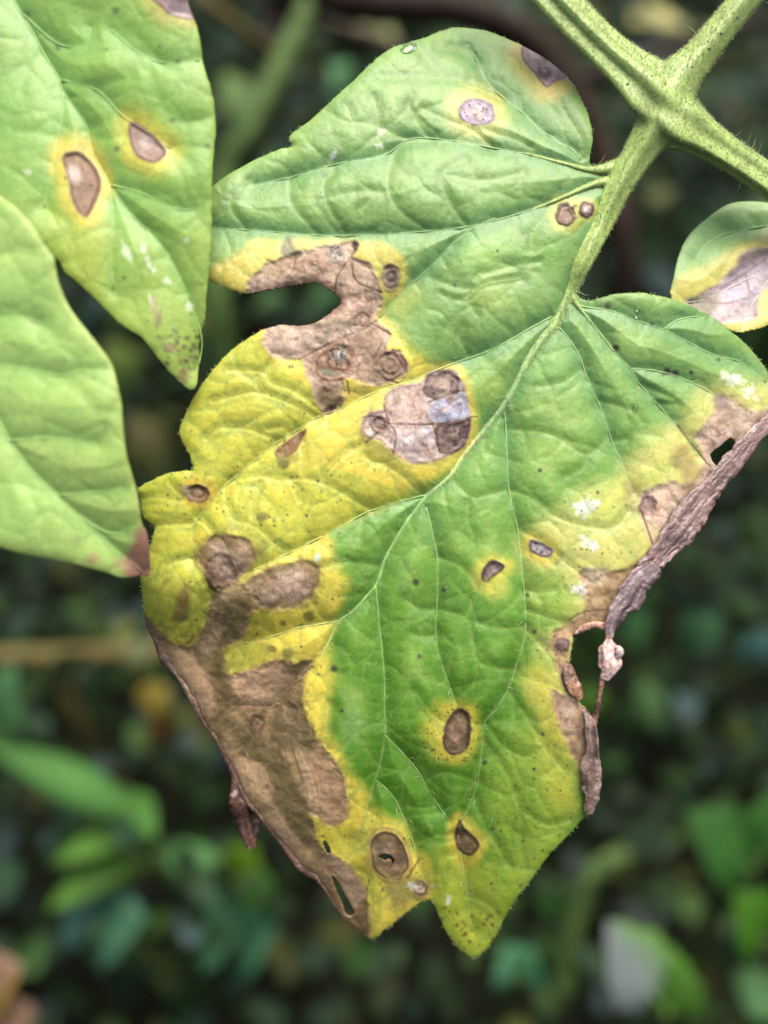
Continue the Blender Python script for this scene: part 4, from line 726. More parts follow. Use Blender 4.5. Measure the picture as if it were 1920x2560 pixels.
# rolled lower left rim and the flap folded behind it
lm = [R(5, q)[0] for q in [(135, 850), (185, 930), (235, 1035), (300, 1120), (370, 1230), (430, 1350)]] + [R(7, q)[0] for q in [(70, 165), (130, 275), (185, 400), (260, 495), (330, 580), (410, 685), (490, 745), (545, 825), (592, 900)]]
roll('dried_margin', [(x, y, hh(x + 6, y, -7), rr_) for (x, y), rr_ in zip(lm, [3, 8, 12, 9, 10, 9, 10, 10, 9, 9, 9, 10, 9, 7, 4])], root, 47, .8, (124, 94, 70), (66, 48, 36), 12)
FLAP = strip('curled_flap', [(*R(7, (140, 250))[0], hh(590, 1900, -12), 12), (*R(7, (165, 330))[0], hh(606, 1950, -24), 24), (*R(7, (185, 420))[0], hh(620, 1990, -36), 36), (*R(7, (195, 500))[0], hh(640, 2030, -46), 32), (*R(7, (205, 570))[0], hh(650, 2040, -50), 22), (*R(7, (215, 615))[0], hh(650, 2040, -50), 9)], root, 53, (104, 72, 56), (52, 36, 28), 25, .3, .4)

# ------------------------------------------------------------------ the neighbouring leaflets
def veins_to(Sh, vs, parent, D0, col=(176, 210, 130), r0=2.3, up=-.15, pale=.18):
    for P in vs:
        P = spline(P, 5); rr = np.linspace(r0, 1.5, len(P)); d = Sh.depth(P[:, 0], P[:, 1])
        d = np.convolve(np.pad(d, 3, 'edge'), np.ones(7) / 7, 'valid')
        V, F = tube(at(P[:, 0], P[:, 1], d - rr * up * PXM), rr * PXM, 6, ref=tuple(-FWD))
        c = Sh.samp(Sh.col, P[:, 0], P[:, 1]); c = c * (1 - pale) + pale * np.array(col)
        cc = np.repeat(alb(c), 6, 0); link('side_vein', tmesh('side_vein', V, F, np.vstack([cc, cc[:1], cc[-1:]])), M_VEIN, parent)
def relief(Sh, maj, mnr, out, a=26, b=12):
    d1 = np.full(Sh.X.shape, 150, np.float32); d2 = np.full(Sh.X.shape, 80, np.float32)
    for v in maj: d1 = np.minimum(d1, Sh.dist(spline(v, 5), 150))
    for v in mnr: d2 = np.minimum(d2, Sh.dist(spline(v, 5), 80))
    e = Sh.dist(out, 50, True); k1 = vnet(Sh.X, Sh.Y, 90, 311, 1.3, .6); k2 = vnet(Sh.X, Sh.Y, 34, 313); Sh.k1 = k1; Sh.k2 = k2
    Sh.h = (a * (1 - np.exp(-np.hypot(d1, 6) / 50)) + b * (1 - np.exp(-np.hypot(d2, 6) / 30)) + 2.6 * (1 - np.exp(-np.hypot(k1, 3) / 15)) + .6 * (1 - np.exp(-np.hypot(k2, 1.5) / 6)) + vnoise(Sh.X, Sh.Y, 140, 4) * 6 - 8 * np.exp(-e / 14)).astype(np.float32)
    return d1, d2, e
# upper left leaflet
AO = np.vstack([R(1, (800, -60), (815, 20), (835, 75), (860, 150), (875, 260), (905, 360), (925, 450), (932, 560), (922, 680), (918, 800), (915, 950), (910, 1100), (895, 1250), (884, 1382)),
                R(8, (1229, 600), (1226, 740), (1215, 850), (1200, 908), (1165, 920), (1120, 885), (1050, 820), (950, 700), (870, 600), (790, 550), (720, 500), (650, 430), (560, 340), (480, 270), (400, 200), (340, 110)),
                R(0, (60, 600), (-60, 540), (-170, 380), (-230, 150), (-180, -80), (-60, -210), (150, -240), (350, -170))])
AOS = spline(AO, 5, True) + RNG.normal(size=(len(AO) * 5, 2)) * .6
A = Sheet(-240, -250, 560, 990, 3.0)
amid = R(1, (-60, -260), (60, 0), (130, 120), (200, 250), (255, 340), (275, 400), (370, 540), (400, 660), (460, 770), (500, 840), (590, 950), (700, 1060), (800, 1250), (870, 1450), (860, 1580))
amaj = [amid, R(1, (275, 400), (270, 480), (255, 600), (215, 760), (190, 900)), R(1, (262, 345), (420, 390), (520, 490), (620, 560), (740, 640)), R(1, (480, 800), (600, 830), (760, 900), (830, 905)), R(1, (470, 800), (490, 950), (480, 1100), (490, 1250)), R(1, (100, 60), (250, 190), (370, 190), (390, 120)), R(1, (480, 130), (600, 230), (700, 270), (860, 260))]
amin = [R(1, (420, 390), (480, 350), (560, 340)), R(1, (180, 240), (120, 300), (90, 400)), R(1, (700, 270), (640, 200), (560, 140)), R(1, (650, 310), (690, 430), (760, 520), (860, 520)), R(1, (740, 640), (830, 720), (860, 850)), R(1, (200, 900), (300, 980), (240, 1080)), R(1, (610, 990), (640, 1130), (620, 1240), (560, 1340)), R(1, (260, 600), (170, 570), (60, 560)), R(1, (300, 1000), (330, 1120)), R(1, (440, 600), (540, 590))]
d1, d2, e = relief(A, amaj, amin, AOS, 14, 6)
A.h += 30 * (1 - np.exp(-A.dist(spline(amid, 5), 300) / 120)) - np.clip(A.Y - 500, 0, None) ** 2 * 1.6e-4 - np.clip(A.X - 380, 0, None) ** 2 * 8e-4
A.col[:] = (144, 190, 80); A.mix(.6 * sst(250, -100, A.X + .2 * A.Y), (126, 178, 92)); A.mix(.75 * sst(420, 900, A.Y), (176, 200, 78)); A.mix(.4 * sst(20, 70, np.minimum(d1, d2 * 1.4)) * sst(-.3, .5, A.n2), (180, 208, 92)); A.mix(.35 * (1 - sst(4, 30, d1)), (128, 184, 96)); A.mix(.4 * (1 - sst(0, 30, e)), (170, 196, 76))
A.blob(R(1, (180, 850), (320, 960), (460, 960), (480, 1100), (400, 1280), (260, 1120)), (192, 204, 74), 40, 12, .7)
A.lesion(R(1, (268, 680), (310, 653), (360, 663), (412, 720), (437, 790), (420, 860), (378, 938), (340, 912), (310, 860), (298, 780)), (158, 126, 98), (104, 72, 50), 4.5, (222, 208, 76), 44, nz=2, h=-6, specks=4)
A.blob(disc(*R(1, (322, 755))[0], 15, 24, -.4), (222, 208, 196), 11, 3, .9)  # white highlight painted on the brown spot
A.lesion(R(1, (553, 540), (590, 528), (650, 573), (716, 640), (710, 678), (660, 702), (600, 682), (568, 630)), (170, 142, 124), (120, 84, 66), 4, (214, 210, 74), 46, nz=2, h=-5, cc=(186, 164, 152), cr=.4)
A.lesion(R(1, (650, -30), (690, 25), (740, 62), (835, 80), (850, 40), (820, -40)), (146, 118, 116), (120, 90, 80), 4, (196, 196, 92), 40, nz=4, cc=(120, 98, 104), cr=.5)
A.blob(R(1, (740, 60), (800, 60), (832, 78), (790, 74)), (212, 190, 184), 4, 3, .9)
for a_, b_, rx, ry, ro in [(545, 1085, 8, 28, -.4), (620, 1070, 4, 12, 0), (640, 1130, 5, 16, -.2), (665, 1170, 6, 8, 0), (730, 1220, 14, 6, .5), (805, 1035, 9, 7, .5), (655, 1300, 5, 16, -.3), (120, 745, 8, 8, 0), (820, 1330, 8, 10, .2)]:
    q = R(1, (a_, b_))[0]; A.blob(disc(q[0], q[1], rx, ry, ro, wob=.2), (228, 238, 210), 4, 5, .85, fine=3)
for _ in range(110):
    x, y = r.normal(450, 36), r.normal(880, 50); A.dot(x, y, r.uniform(2, 6), (112, 96, 70), r.uniform(.3, .75))
for q in [(505, 645, 7), (500, 45, 9), (250, 205, 8), (115, 65, 9), (770, 265, 7), (690, 200, 5), (745, 520, 7), (895, 630, 7), (460, 215, 5), (535, 1200, 5)]: A.dot(*R(1, q[:2])[0], q[2], (96, 110, 70), .7)
A.blob(R(8, (930, 330), (960, 380), (960, 460), (930, 430)), (186, 160, 130), 6, 4, .7); A.blob(R(8, (960, 460), (1000, 440), (960, 560)), (140, 112, 96), 6, 4, .7); A.blob(disc(*R(8, (1045, 660))[0], 16, 12), (170, 140, 110), 8, 4, .7); A.blob(disc(*R(8, (1130, 830))[0], 14, 14), (150, 120, 80), 8, 4, .6)
A.col *= (1 + .03 * A.n1 + .02 * A.n3)[..., None]
rA = empty('tomato_leaflet', at(60, -200, FD * .93), 'pointed green leaflet with two brown spots ringed in yellow', 'leaf')
bpy.context.view_layer.update()
bA = A.build('leaf_blade', [AOS], FD * .945, M_LEAF, rA); veins_to(A, amaj, bA, 0)
# lower left leaflet, nearest
BO = np.vstack([R(0, (-60, 420), (0, 488), (35, 515), (75, 556), (104, 602), (124, 631)), R(8, (332, 110), (345, 200), (370, 290), (430, 420), (520, 540), (600, 640), (680, 750), (715, 860), (745, 1000), (760, 1180), (780, 1330), (820, 1470), (850, 1600), (868, 1730), (900, 1800), (918, 1900), (924, 2040), (905, 2068), (860, 2062), (800, 2075), (740, 2075), (650, 2045), (560, 2020), (400, 1980), (250, 1950), (120, 1925), (0, 1890)), R(0, (-120, 1330), (-260, 1180), (-330, 950), (-300, 650), (-180, 440))])
BOS = spline(BO, 5, True)
Bs = Sheet(-345, 400, 400, 1470, 3.0)
bmid = R(8, (-600, -100), (-300, 500), (-100, 900), (60, 1230), (200, 1420), (350, 1560), (560, 1760), (700, 1880), (880, 2040))
bmaj = [bmid, R(8, (60, 1235), (250, 1215), (450, 1230), (600, 1250)), R(8, (370, 1570), (560, 1550), (750, 1525)), R(8, (-100, 780), (100, 780), (350, 830), (500, 800), (650, 790)), R(8, (-50, 480), (100, 470), (250, 510)), R(8, (480, 1680), (640, 1790), (760, 1800))]
bmin = [R(8, (350, 830), (480, 900), (560, 1000), (620, 1050), (720, 1060)), R(8, (0, 80), (100, 80), (240, 100)), R(8, (250, 510), (350, 600), (420, 620)), R(8, (600, 1250), (640, 1150)), R(8, (150, 1500), (250, 1700), (280, 1850)), R(8, (0, 1500), (60, 1700))]
d1, d2, e = relief(Bs, bmaj, bmin, BOS, 16, 7)
Bs.h += 30 * (1 - np.exp(-Bs.dist(spline(bmid, 5), 300) / 130)) - np.clip(Bs.Y - 1000, 0, None) ** 2 * 3e-4 - np.clip(Bs.X - 200, 0, None) ** 2 * 6e-4
Bs.col[:] = (168, 206, 104); Bs.mix(.6 * sst(.0, .6, Bs.n2), (190, 216, 112)); Bs.mix(.5 * sst(0, 330, Bs.X) * sst(800, 1300, Bs.Y), (186, 212, 104)); Bs.mix(.4 * (1 - sst(4, 40, d1)), (138, 188, 92)); Bs.mix(.6 * (1 - sst(0, 26, e)), (186, 204, 96))
Bs.blob(R(8, (800, 1890), (870, 1760), (960, 1850), (960, 2100), (800, 2100), (770, 1980)), (172, 122, 100), 12, 8, .95, 1); Bs.blob(disc(*R(8, (565, 1965))[0], 16, 14), (190, 150, 110), 10, 5, .7); Bs.blob(disc(*R(8, (740, 1990))[0], 18, 14), (196, 150, 110), 10, 5, .7); Bs.blob(disc(*R(8, (470, 1850))[0], 22, 12, .2), (146, 160, 96), 10, 4, .5)
for q in [(395, 735, 6), (575, 845, 6), (650, 1165, 6), (640, 780, 5), (725, 920, 6)]: Bs.dot(*R(8, q[:2])[0], q[2], (130, 140, 96), .6)
rB = empty('tomato_leaflet', at(-280, 700, FD * .9), 'pale green leaflet with a brown withered tip overlapping the yellowed leaf', 'leaf')
bpy.context.view_layer.update()
bB = Bs.build('leaf_blade', [BOS], FD * .905, M_LEAF, rB); veins_to(Bs, bmaj, bB, 0)
# right leaflet
CO = np.vstack([R(2, (1800, 900), (1659, 875), (1560, 870), (1480, 885), (1400, 940), (1330, 1000), (1290, 1060), (1265, 1130), (1250, 1200), (1238, 1270)), R(4, (1200, 330), (1300, 390), (1400, 432), (1500, 465), (1580, 455), (1659, 430), (1800, 340)), R(0, (2090, 680), (2110, 590))])
COS = spline(CO, 5, True)
Cs = Sheet(1660, 480, 2120, 860, 3.0)
cmaj = [R(2, (2000, 1050), (1750, 1130), (1560, 1210), (1400, 1290), (1300, 1310)), R(2, (1760, 960), (1600, 985), (1480, 1010), (1400, 1050), (1340, 1120)), R(2, (1659, 1210), (1600, 1300), (1560, 1370))]
d1, d2, e = relief(Cs, cmaj, [R(2, (1480, 1010), (1430, 960)), R(2, (1620, 985), (1560, 920))], COS, 22, 10)
Cs.h += (Cs.Y - 660) * .25
Cs.col[:] = (148, 194, 112); Cs.mix(.5 * sst(15, 50, d1), (152, 196, 110))
Cs.blob(R(2, (1800, 1000), (1600, 1030), (1520, 1060), (1400, 1140), (1260, 1200), (1220, 1300), (1400, 1420), (1800, 1420)), (216, 204, 92), 22, 8, .95)
Cs.lesion(R(2, (1800, 1050), (1659, 1068), (1560, 1078), (1515, 1150), (1440, 1220), (1350, 1280), (1300, 1305), (1380, 1380), (1480, 1400), (1600, 1380), (1640, 1260), (1800, 1200)), (208, 190, 186), None, 4, (230, 214, 104), 20, nz=5, soft=8, h=-4)
Cs.blob(R(2, (1560, 1082), (1659, 1075), (1659, 1110), (1560, 1170), (1480, 1220), (1520, 1150)), (120, 98, 92), 10, 7, .8, fine=3); Cs.blob(R(2, (1520, 1180), (1640, 1120), (1600, 1280), (1500, 1320), (1450, 1280)), (214, 200, 210), 16, 8, .8); Cs.blob(R(2, (1300, 1310), (1380, 1270), (1440, 1290), (1400, 1370)), (150, 144, 116), 14, 6, .8)
for P in [R(2, (1450, 1250), (1560, 1180), (1650, 1120)), R(2, (1350, 1300), (1470, 1310), (1560, 1290)), R(2, (1560, 1180), (1580, 1260))]: Cs.line(P, (150, 120, 112), 3, .5)
Cs.h += Cs.dead * fbm(Cs.X, Cs.Y, 30, 61) * 6
rC = empty('tomato_leaflet', at(2080, 620, FD * 1.05), 'small green leaflet with one large grey-white blotch in a yellow band', 'leaf')
bpy.context.view_layer.update()
bC = Cs.build('leaf_blade', [COS], FD * 1.05, M_LEAF, rC); veins_to(Cs, cmaj, bC, 0)

# ---- stalks out of frame that carry the leaflets, and the vine they grow from
def px(x, y, d): return at(x, y, FD * d)
VINE = np.array([(.115, .16, -.02), (.118, .15, .1), (.112, .13, .22), (.098, .09, .33), (.09, .075, .40), (.085, .08, .52)])
def stem(name, P, r, mat, parent=None, seg=10, n=8):
    P = spline(np.asarray(P, float), n); rr = np.interp(np.linspace(0, 1, len(P)), np.linspace(0, 1, len(np.atleast_1d(r))), np.atleast_1d(r))
    rr = rr * (1 + .06 * np.sin(np.arange(len(P)) * 1.7 + P[0, 0] * 90)); V, F = tube(P, rr, seg, prof(.06, 5), ref=(.31, .7, .64)); return link(name, tmesh(name, V, F), mat, parent)
vine = stem('tomato_vine', VINE, [.007, .006, .005, .004], M_GSTEM); tag(vine, 'thick green tomato stem rising beside the spotted leaves', 'stem')
for nm, rt, P, rr in [('leaf_stalk', root, [px(1985, -160, .995), px(2300, -520, 1.0), VINE[4]], [.0018, .002, .0024]), ('leaf_stalk', rA, [px(20, -130, .945), px(-60, -330, .95), px(350, -520, .98), px(1000, -380, .98), px(1335, -85, .985)], [.0011, .0013, .0016]),
                      ('leaf_stalk', rC, [px(2040, 640, 1.05), px(2180, 620, 1.04), px(2120, 570, 1.02), px(2030, 530, 1.015)], [.0010, .0011, .0013]), ('leaf_stalk', rB, [px(-220, 760, .91), px(-420, 350, .93), px(-420, -200, .95), px(-60, -335, .95)], [.0011, .0012, .0013])]:
    stem(nm, P, rr, M_PLAINSTALK, rt)

# ---- water drops
def drop(q, s, hgt, label):
    import bmesh
    m = bpy.data.materials.get('clear_water')
    if m is None:
        m, nt, p, out = newmat('clear_water'); p.inputs['Base Color'].default_value = (.9, .96, .8, 1); p.inputs['Transmission Weight'].default_value = 1; p.inputs['IOR'].default_value = 1.33; p.inputs['Roughness'].default_value = .02
    V, F = [], []; n, k = 7, 16
    for i in range(n):
        t = i / n * math.pi / 2
        for j in range(k):
            a = j / k * 2 * math.pi; V.append((s[0] * math.cos(t) * math.cos(a), s[1] * math.cos(t) * math.sin(a), hgt * math.sin(t)))
    V.append((0, 0, hgt)); V.append((0, 0, -1.5))
    for i in range(n - 1):
        for j in range(k): F.append((i * k + j, i * k + (j + 1) % k, (i + 1) * k + (j + 1) % k, (i + 1) * k + j))
    for j in range(k): F.append(((n - 1) * k + j, (n - 1) * k + (j + 1) % k, n * k, n * k)); F.append(((j + 1) % k, j, n * k + 1, n * k + 1))
    V = np.array(V); c = math.cos(s[2]); s_ = math.sin(s[2]); x, y = q[0] + c * V[:, 0] - s_ * V[:, 1], q[1] + s_ * V[:, 0] + c * V[:, 1]
    o = link('water_drop', tmesh('water_drop', at(x, y, FD - (S.samp(S.h, x, y) * .5 + .5 * float(S.samp(S.h, q[0], q[1])) + V[:, 2]) * PXM), F), m); tag(o, label, 'drop'); bm = bmesh.new(); bm.from_mesh(o.data); bmesh.ops.recalc_face_normals(bm, faces=bm.faces); bm.to_mesh(o.data); bm.free(); o.data.shade_smooth()
drop((1020, 122), (24, 14, -.5), 9, 'long water drop on the curved top margin of the spotted leaf')
drop(R(4, (996, 372))[0], (9, 12, 0), 8, 'round water drop on the green lobe beside the leaf base')
drop(R(4, (989, 848))[0], (7, 9, 0), 7, 'tiny water drop on a side vein of the yellowing lobe')

# ------------------------------------------------------------------ undergrowth behind
def leaf_tpl(n=7, wid=.36, fold=.18, droop=.35, serr=.12):
    V, F = [], []
    for i in range(n + 1):
        t = i / n; wd = wid * math.sin(math.pi * t ** .8) ** .9 * (1 + (serr if i % 2 else -serr)); z = -droop * t * t * .6
        V += [(-wd, t, z + fold * wd * 1.2), (0, t, z), (wd, t, z + fold * wd * 1.2)]
    for i in range(n):
        a = i * 3; F += [(a, a + 1, a + 4, a + 3), (a + 1, a + 2, a + 5, a + 4)]
    return np.array(V), F
def frame(dir_, up_):
    y = np.asarray(dir_, float); y = y / np.linalg.norm(y); z = np.asarray(up_, float) - y * (np.asarray(up_, float) @ y); z /= np.linalg.norm(z); x = np.cross(y, z); return np.stack([x, y, z])
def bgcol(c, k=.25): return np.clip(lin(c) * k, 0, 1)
def one_leaf(name, base, tip, wid, c, parent, up=(0, 0, 1), n=8, fold=.2, droop=.3, serr=.1, c2=None):
    base, tip = np.asarray(base, float), np.asarray(tip, float); L = np.linalg.norm(tip - base); V, F = leaf_tpl(n, wid / 2 / L, fold, 0, serr); Fr = frame(tip - base, up)
    V = V.copy(); V[:, 2] += droop * V[:, 1] * (1 - V[:, 1]) * .6
    W = base + (V * L) @ Fr; cc = np.tile(bgcol(c), (len(W), 1)) * RNG.uniform(.85, 1.15, (len(W), 1))
    if c2 is not None: k = V[:, 0] < 0.001; cc[k] = bgcol(c2)
    o = link(name, tmesh(name, W, F, cc), M_BG, parent); s = o.modifiers.new('thickness', 'SOLIDIFY'); s.thickness = .0006; s.offset = -1; return o
CM = {}
def weed(name, label, cat, leaves, col, stemc=None, group=None):
    """leaves: (base px, tip px, base height, tip height, width m, colour). The stem rises from the ground under the mean of the bases"""
    bs = [onto(l[0][0], l[0][1], l[2]) for l in leaves]; g = np.mean(bs, 0); g[2] = 0
    e = empty(name, (g[0], g[1], 0), label, cat, group); bpy.context.view_layer.update()
    for b_, l in zip(bs, leaves):
        tp = onto(l[1][0], l[1][1], l[3]); m_ = (g + b_) / 2; m_[2] = b_[2] * .6
        stem('leaf_stalk', [g - (0, 0, .004), m_ * .5 + g * .5, b_, b_ * .9 + tp * .1], [.0016, .0009], M_GSTEM if stemc is None else stemc, e, 6, 4)
        one_leaf('leaf', b_, tp, l[4], l[5], e, c2=l[6] if len(l) > 6 else None, **(dict(serr=0) if cat == 'grass' else {}))
    return e
def Q(*p): return R(9, p)[0]
def T(*p): return R(10, p)[0]
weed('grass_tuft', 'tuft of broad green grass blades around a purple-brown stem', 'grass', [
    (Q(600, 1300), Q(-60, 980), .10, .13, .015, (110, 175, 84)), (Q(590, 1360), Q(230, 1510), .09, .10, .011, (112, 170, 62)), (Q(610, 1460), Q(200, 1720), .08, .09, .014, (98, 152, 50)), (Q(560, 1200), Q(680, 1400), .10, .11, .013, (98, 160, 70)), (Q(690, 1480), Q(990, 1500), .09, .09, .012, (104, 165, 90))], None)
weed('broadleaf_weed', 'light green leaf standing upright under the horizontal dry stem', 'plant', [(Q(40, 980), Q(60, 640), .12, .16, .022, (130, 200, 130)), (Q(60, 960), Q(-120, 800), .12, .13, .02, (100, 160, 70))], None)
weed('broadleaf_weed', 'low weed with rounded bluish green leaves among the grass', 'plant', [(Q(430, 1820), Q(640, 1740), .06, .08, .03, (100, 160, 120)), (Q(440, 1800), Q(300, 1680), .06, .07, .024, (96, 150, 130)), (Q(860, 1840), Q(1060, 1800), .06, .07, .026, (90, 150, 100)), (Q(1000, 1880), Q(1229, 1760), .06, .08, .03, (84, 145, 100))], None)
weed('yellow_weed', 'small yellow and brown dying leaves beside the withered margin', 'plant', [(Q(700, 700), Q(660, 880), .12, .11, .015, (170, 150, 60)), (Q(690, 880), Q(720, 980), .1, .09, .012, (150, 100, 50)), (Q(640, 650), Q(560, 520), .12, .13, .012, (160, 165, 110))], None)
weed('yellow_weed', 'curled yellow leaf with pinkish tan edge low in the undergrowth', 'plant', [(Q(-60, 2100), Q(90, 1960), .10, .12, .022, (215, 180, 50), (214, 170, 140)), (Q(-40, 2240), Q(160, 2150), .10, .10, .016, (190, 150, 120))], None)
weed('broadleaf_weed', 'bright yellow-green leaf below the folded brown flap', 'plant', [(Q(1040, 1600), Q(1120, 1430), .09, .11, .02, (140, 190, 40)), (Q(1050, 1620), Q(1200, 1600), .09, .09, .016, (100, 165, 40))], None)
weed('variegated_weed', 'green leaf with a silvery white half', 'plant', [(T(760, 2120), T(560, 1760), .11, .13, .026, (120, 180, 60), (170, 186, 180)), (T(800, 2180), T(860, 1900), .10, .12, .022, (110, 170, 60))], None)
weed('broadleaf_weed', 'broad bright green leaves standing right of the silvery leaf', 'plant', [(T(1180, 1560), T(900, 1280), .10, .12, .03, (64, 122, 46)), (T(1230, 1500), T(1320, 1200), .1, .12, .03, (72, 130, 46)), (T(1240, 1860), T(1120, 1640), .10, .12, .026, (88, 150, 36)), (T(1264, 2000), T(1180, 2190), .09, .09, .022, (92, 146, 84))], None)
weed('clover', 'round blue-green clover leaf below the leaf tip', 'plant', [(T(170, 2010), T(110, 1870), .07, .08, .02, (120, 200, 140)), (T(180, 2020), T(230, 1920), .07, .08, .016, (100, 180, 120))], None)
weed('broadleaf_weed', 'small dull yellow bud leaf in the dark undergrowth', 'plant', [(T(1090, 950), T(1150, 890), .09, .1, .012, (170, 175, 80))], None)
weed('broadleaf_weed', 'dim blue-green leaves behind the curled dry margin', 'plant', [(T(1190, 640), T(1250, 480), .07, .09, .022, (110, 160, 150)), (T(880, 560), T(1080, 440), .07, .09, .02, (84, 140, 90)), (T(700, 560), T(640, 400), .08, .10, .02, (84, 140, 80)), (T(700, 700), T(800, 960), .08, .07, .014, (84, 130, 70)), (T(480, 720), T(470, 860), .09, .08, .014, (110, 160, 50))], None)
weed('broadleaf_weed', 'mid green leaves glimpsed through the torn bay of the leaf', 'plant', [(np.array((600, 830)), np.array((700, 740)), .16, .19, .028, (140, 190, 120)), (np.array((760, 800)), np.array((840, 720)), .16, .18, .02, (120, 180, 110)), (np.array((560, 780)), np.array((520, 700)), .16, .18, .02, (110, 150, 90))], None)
weed('broadleaf_weed', 'teal green leaf in the gap between the two left leaflets', 'plant', [(np.array((220, 850)), np.array((260, 740)), .15, .18, .022, (150, 220, 200)), (np.array((330, 960)), np.array((270, 850)), .14, .16, .02, (130, 160, 70)), (np.array((400, 1180)), np.array((330, 1030)), .13, .15, .02, (110, 110, 60))], None)
def rod(name, label, cat, pts, r, mat, ground=True, n=8):
    """pts: (px, py, depth m); the last one is carried down into the ground"""
    P = [at(x, y, d) for x, y, d in pts]
    if ground: q = P[-1] + (P[-1] - P[-2]) * .2; P = P + [np.array((q[0], q[1], q[2] * .5)), np.array((q[0], q[1], -.01))]
    o = stem(name, P, r, mat, None, 10, n); return tag(o, label, cat)
rod('woody_branch', 'dark brown upright woody stem between the left leaflet and spotted leaf', 'stem', [(700, -300, .36), (695, 0, .36), (690, 150, .36), (668, 300, .37), (600, 520, .38)], [.0062, .006, .005], M_BARK)
rod('green_stem', 'thick dark green stem leaning down beside the left leaflet', 'stem', [(830, -200, .34), (770, 20, .34), (700, 170, .34), (620, 330, .34), (560, 450, .345), (545, 800, .35)], [.0048, .0052, .005], M_GSTEM)
rod('green_stem', 'thin light green stem slanting into the brown woody stem', 'stem', [(420, -120, .31), (510, 0, .31), (600, 70, .32), (690, 140, .345)], [.003, .0026], M_OLIVE, False)
rod('woody_vine', 'thick dark brown vine arching over the spotted leaf', 'stem', [(560, -260, .36), (800, -30, .34), (950, 10, .33), (1120, 20, .33), (1260, 60, .335), (1380, 150, .34), (1500, 380, .35), (1560, 700, .36)], [.008, .0068, .006, .005], M_BARK)
rod('woody_vine', 'thin brown runner below the thick brown vine', 'stem', [(690, -10, .35), (800, 60, .37), (960, 112, .37), (1150, 190, .37), (1420, 195, .37), (1540, 170, .37), (1700, 120, .38), (1900, 60, .39), (2150, 200, .40)], [.0034, .003], M_BARK)
rod('dry_stem', 'straight olive brown dry stem lying across the undergrowth', 'stem', [(-160, 1650, .36), (0, 1642, .36), (200, 1636, .36), (360, 1628, .36), (480, 1640, .38)], [.0036, .0042, .003], M_OLIVE)
rod('dry_stem', 'short tan dead stem under the straight olive stem', 'stem', [(110, 1660, .36), (150, 1720, .37), (200, 1800, .385)], [.003, .0035, .002], M_OLIVE)
rod('woody_branch', 'purple-brown stem rising through the grass blades', 'stem', [(295, 1900, .35), (325, 2030, .36), (360, 2160, .37), (420, 2300, .385)], [.0022, .003, .004], M_BARK)
rod('green_stem', 'pale grey-green stalk running up and bending sideways', 'stem', [(1760, 2060, .37), (1600, 2120, .36), (1480, 2180, .355), (1440, 2280, .36), (1410, 2420, .365), (1375, 2600, .375)], [.004, .0044, .004], M_GSTEM)
rod('dead_stick', 'reddish brown stick lying low under the leaf tip', 'stem', [(690, 2365, .40), (790, 2340, .395), (900, 2300, .395), (980, 2285, .40)], [.004, .0055, .003], plain_material('red_bark', lin((150, 78, 58)) * KA, .7, .3, 100))
weed('broadleaf_weed', 'cream yellow leaves under the arching brown vine', 'plant', [(np.array((840, 40)), np.array((990, 100)), .2, .2, .026, (225, 230, 160)), (np.array((1010, 90)), np.array((1090, 30)), .19, .21, .022, (120, 180, 110))], None)
weed('broadleaf_weed', 'soft green leaves above the top lobe of the leaf', 'plant', [(np.array((780, 260)), np.array((880, 160)), .18, .2, .03, (130, 205, 140)), (np.array((1100, 100)), np.array((1220, 10)), .18, .2, .03, (120, 185, 110)), (np.array((640, 330)), np.array((560, 180)), .18, .2, .025, (130, 170, 90)), (np.array((700, 380)), np.array((640, 440)), .16, .15, .03, (110, 180, 140))], None)
weed('yellow_weed', 'pale yellow and tan leaves behind the forking stalk', 'plant', [(np.array((1560, 60)), np.array((1720, 70)), .22, .22, .03, (235, 230, 150)), (np.array((1820, 200)), np.array((1740, 120)), .2, .22, .026, (205, 160, 110)), (np.array((1880, 330)), np.array((1800, 270)), .18, .2, .03, (225, 200, 160)), (np.array((1370, 130)), np.array((1350, 60)), .2, .22, .016, (200, 170, 90))], None)

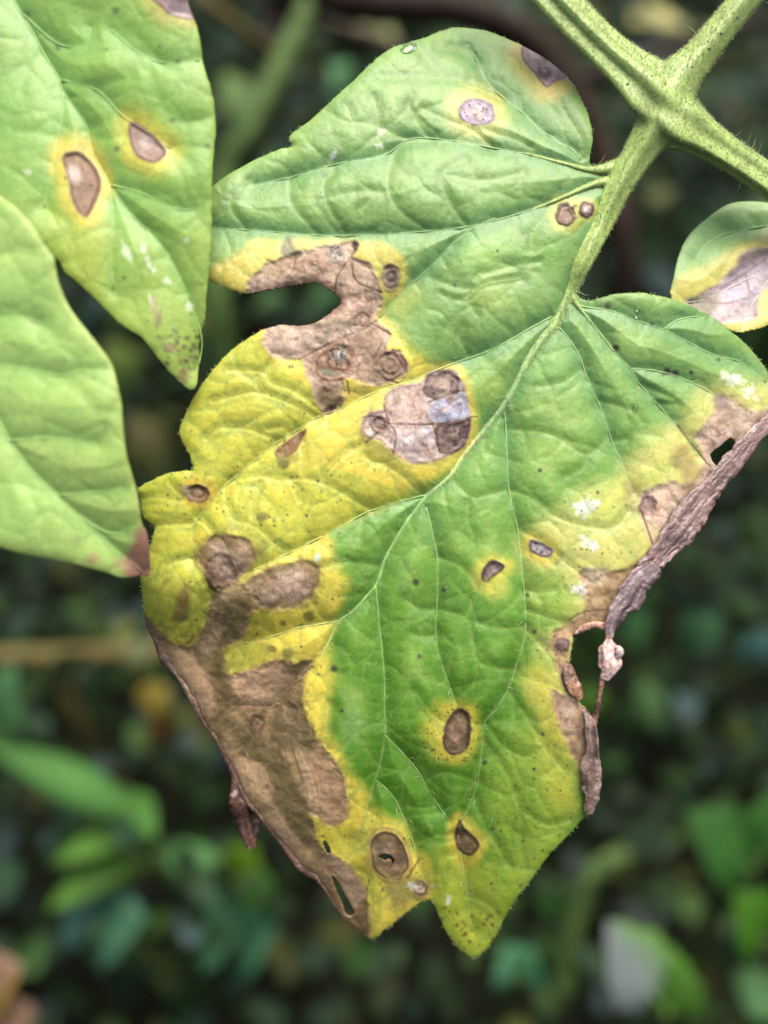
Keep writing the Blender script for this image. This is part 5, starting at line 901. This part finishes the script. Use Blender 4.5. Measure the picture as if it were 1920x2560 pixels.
# ---- random ground cover, one uncountable mass
def cover(name, n, xr, yr, zr, size, cols, label, seed, keep=None, kk=.135):
    g = np.random.default_rng(seed); V0, F0 = leaf_tpl(4, .36, .2, .35, .08); VV, FF, CC = [], [], []; F0 = np.array(F0); off = 0
    while len(VV) < n:
        p = np.array([g.uniform(*xr), g.uniform(*yr), 0]); p[2] = zr[0] + (zr[1] - zr[0]) * g.random() ** 1.4
        if keep is not None and not keep(p): continue
        az = g.uniform(0, 2 * math.pi); el = g.uniform(-.5, .7); dr = np.array([math.cos(az) * math.cos(el), math.sin(az) * math.cos(el), math.sin(el)])
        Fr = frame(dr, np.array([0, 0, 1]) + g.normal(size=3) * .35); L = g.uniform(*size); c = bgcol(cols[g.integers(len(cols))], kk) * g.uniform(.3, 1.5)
        VV.append(p + (V0 * L) @ Fr); FF.append(F0 + off); CC.append(np.tile(c, (len(V0), 1))); off += len(V0)
    o = link(name, mesh(name, np.vstack(VV), np.vstack(FF), np.vstack(CC)), M_BG); tag(o, label, 'ground cover', None, 'stuff'); return o
G = [(70, 118, 52), (84, 138, 60), (60, 108, 70), (92, 140, 92), (56, 96, 44), (104, 150, 66), (70, 110, 84), (64, 112, 50), (78, 128, 56), (58, 104, 60), (112, 146, 144), (88, 132, 64), (150, 160, 80)]  # the pale bluish tone stands in for leaves glinting under the sky
def clear(p):                                # keep the mass well behind the leaves in focus
    return (p - CAM) @ FWD > .29
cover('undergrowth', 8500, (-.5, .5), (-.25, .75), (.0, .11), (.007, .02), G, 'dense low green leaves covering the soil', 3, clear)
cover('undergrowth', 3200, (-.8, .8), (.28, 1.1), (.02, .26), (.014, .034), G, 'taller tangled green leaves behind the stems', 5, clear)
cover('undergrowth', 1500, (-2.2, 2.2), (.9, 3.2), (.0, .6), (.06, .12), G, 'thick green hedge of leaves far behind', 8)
for o in bpy.data.objects:
    if o.parent is root and o.name.startswith('dried_'): o['label'] = 'withered brown curled piece of the leaf edge'
FLAP['label'] = 'dark brown dead leaf tip folded back under the edge'
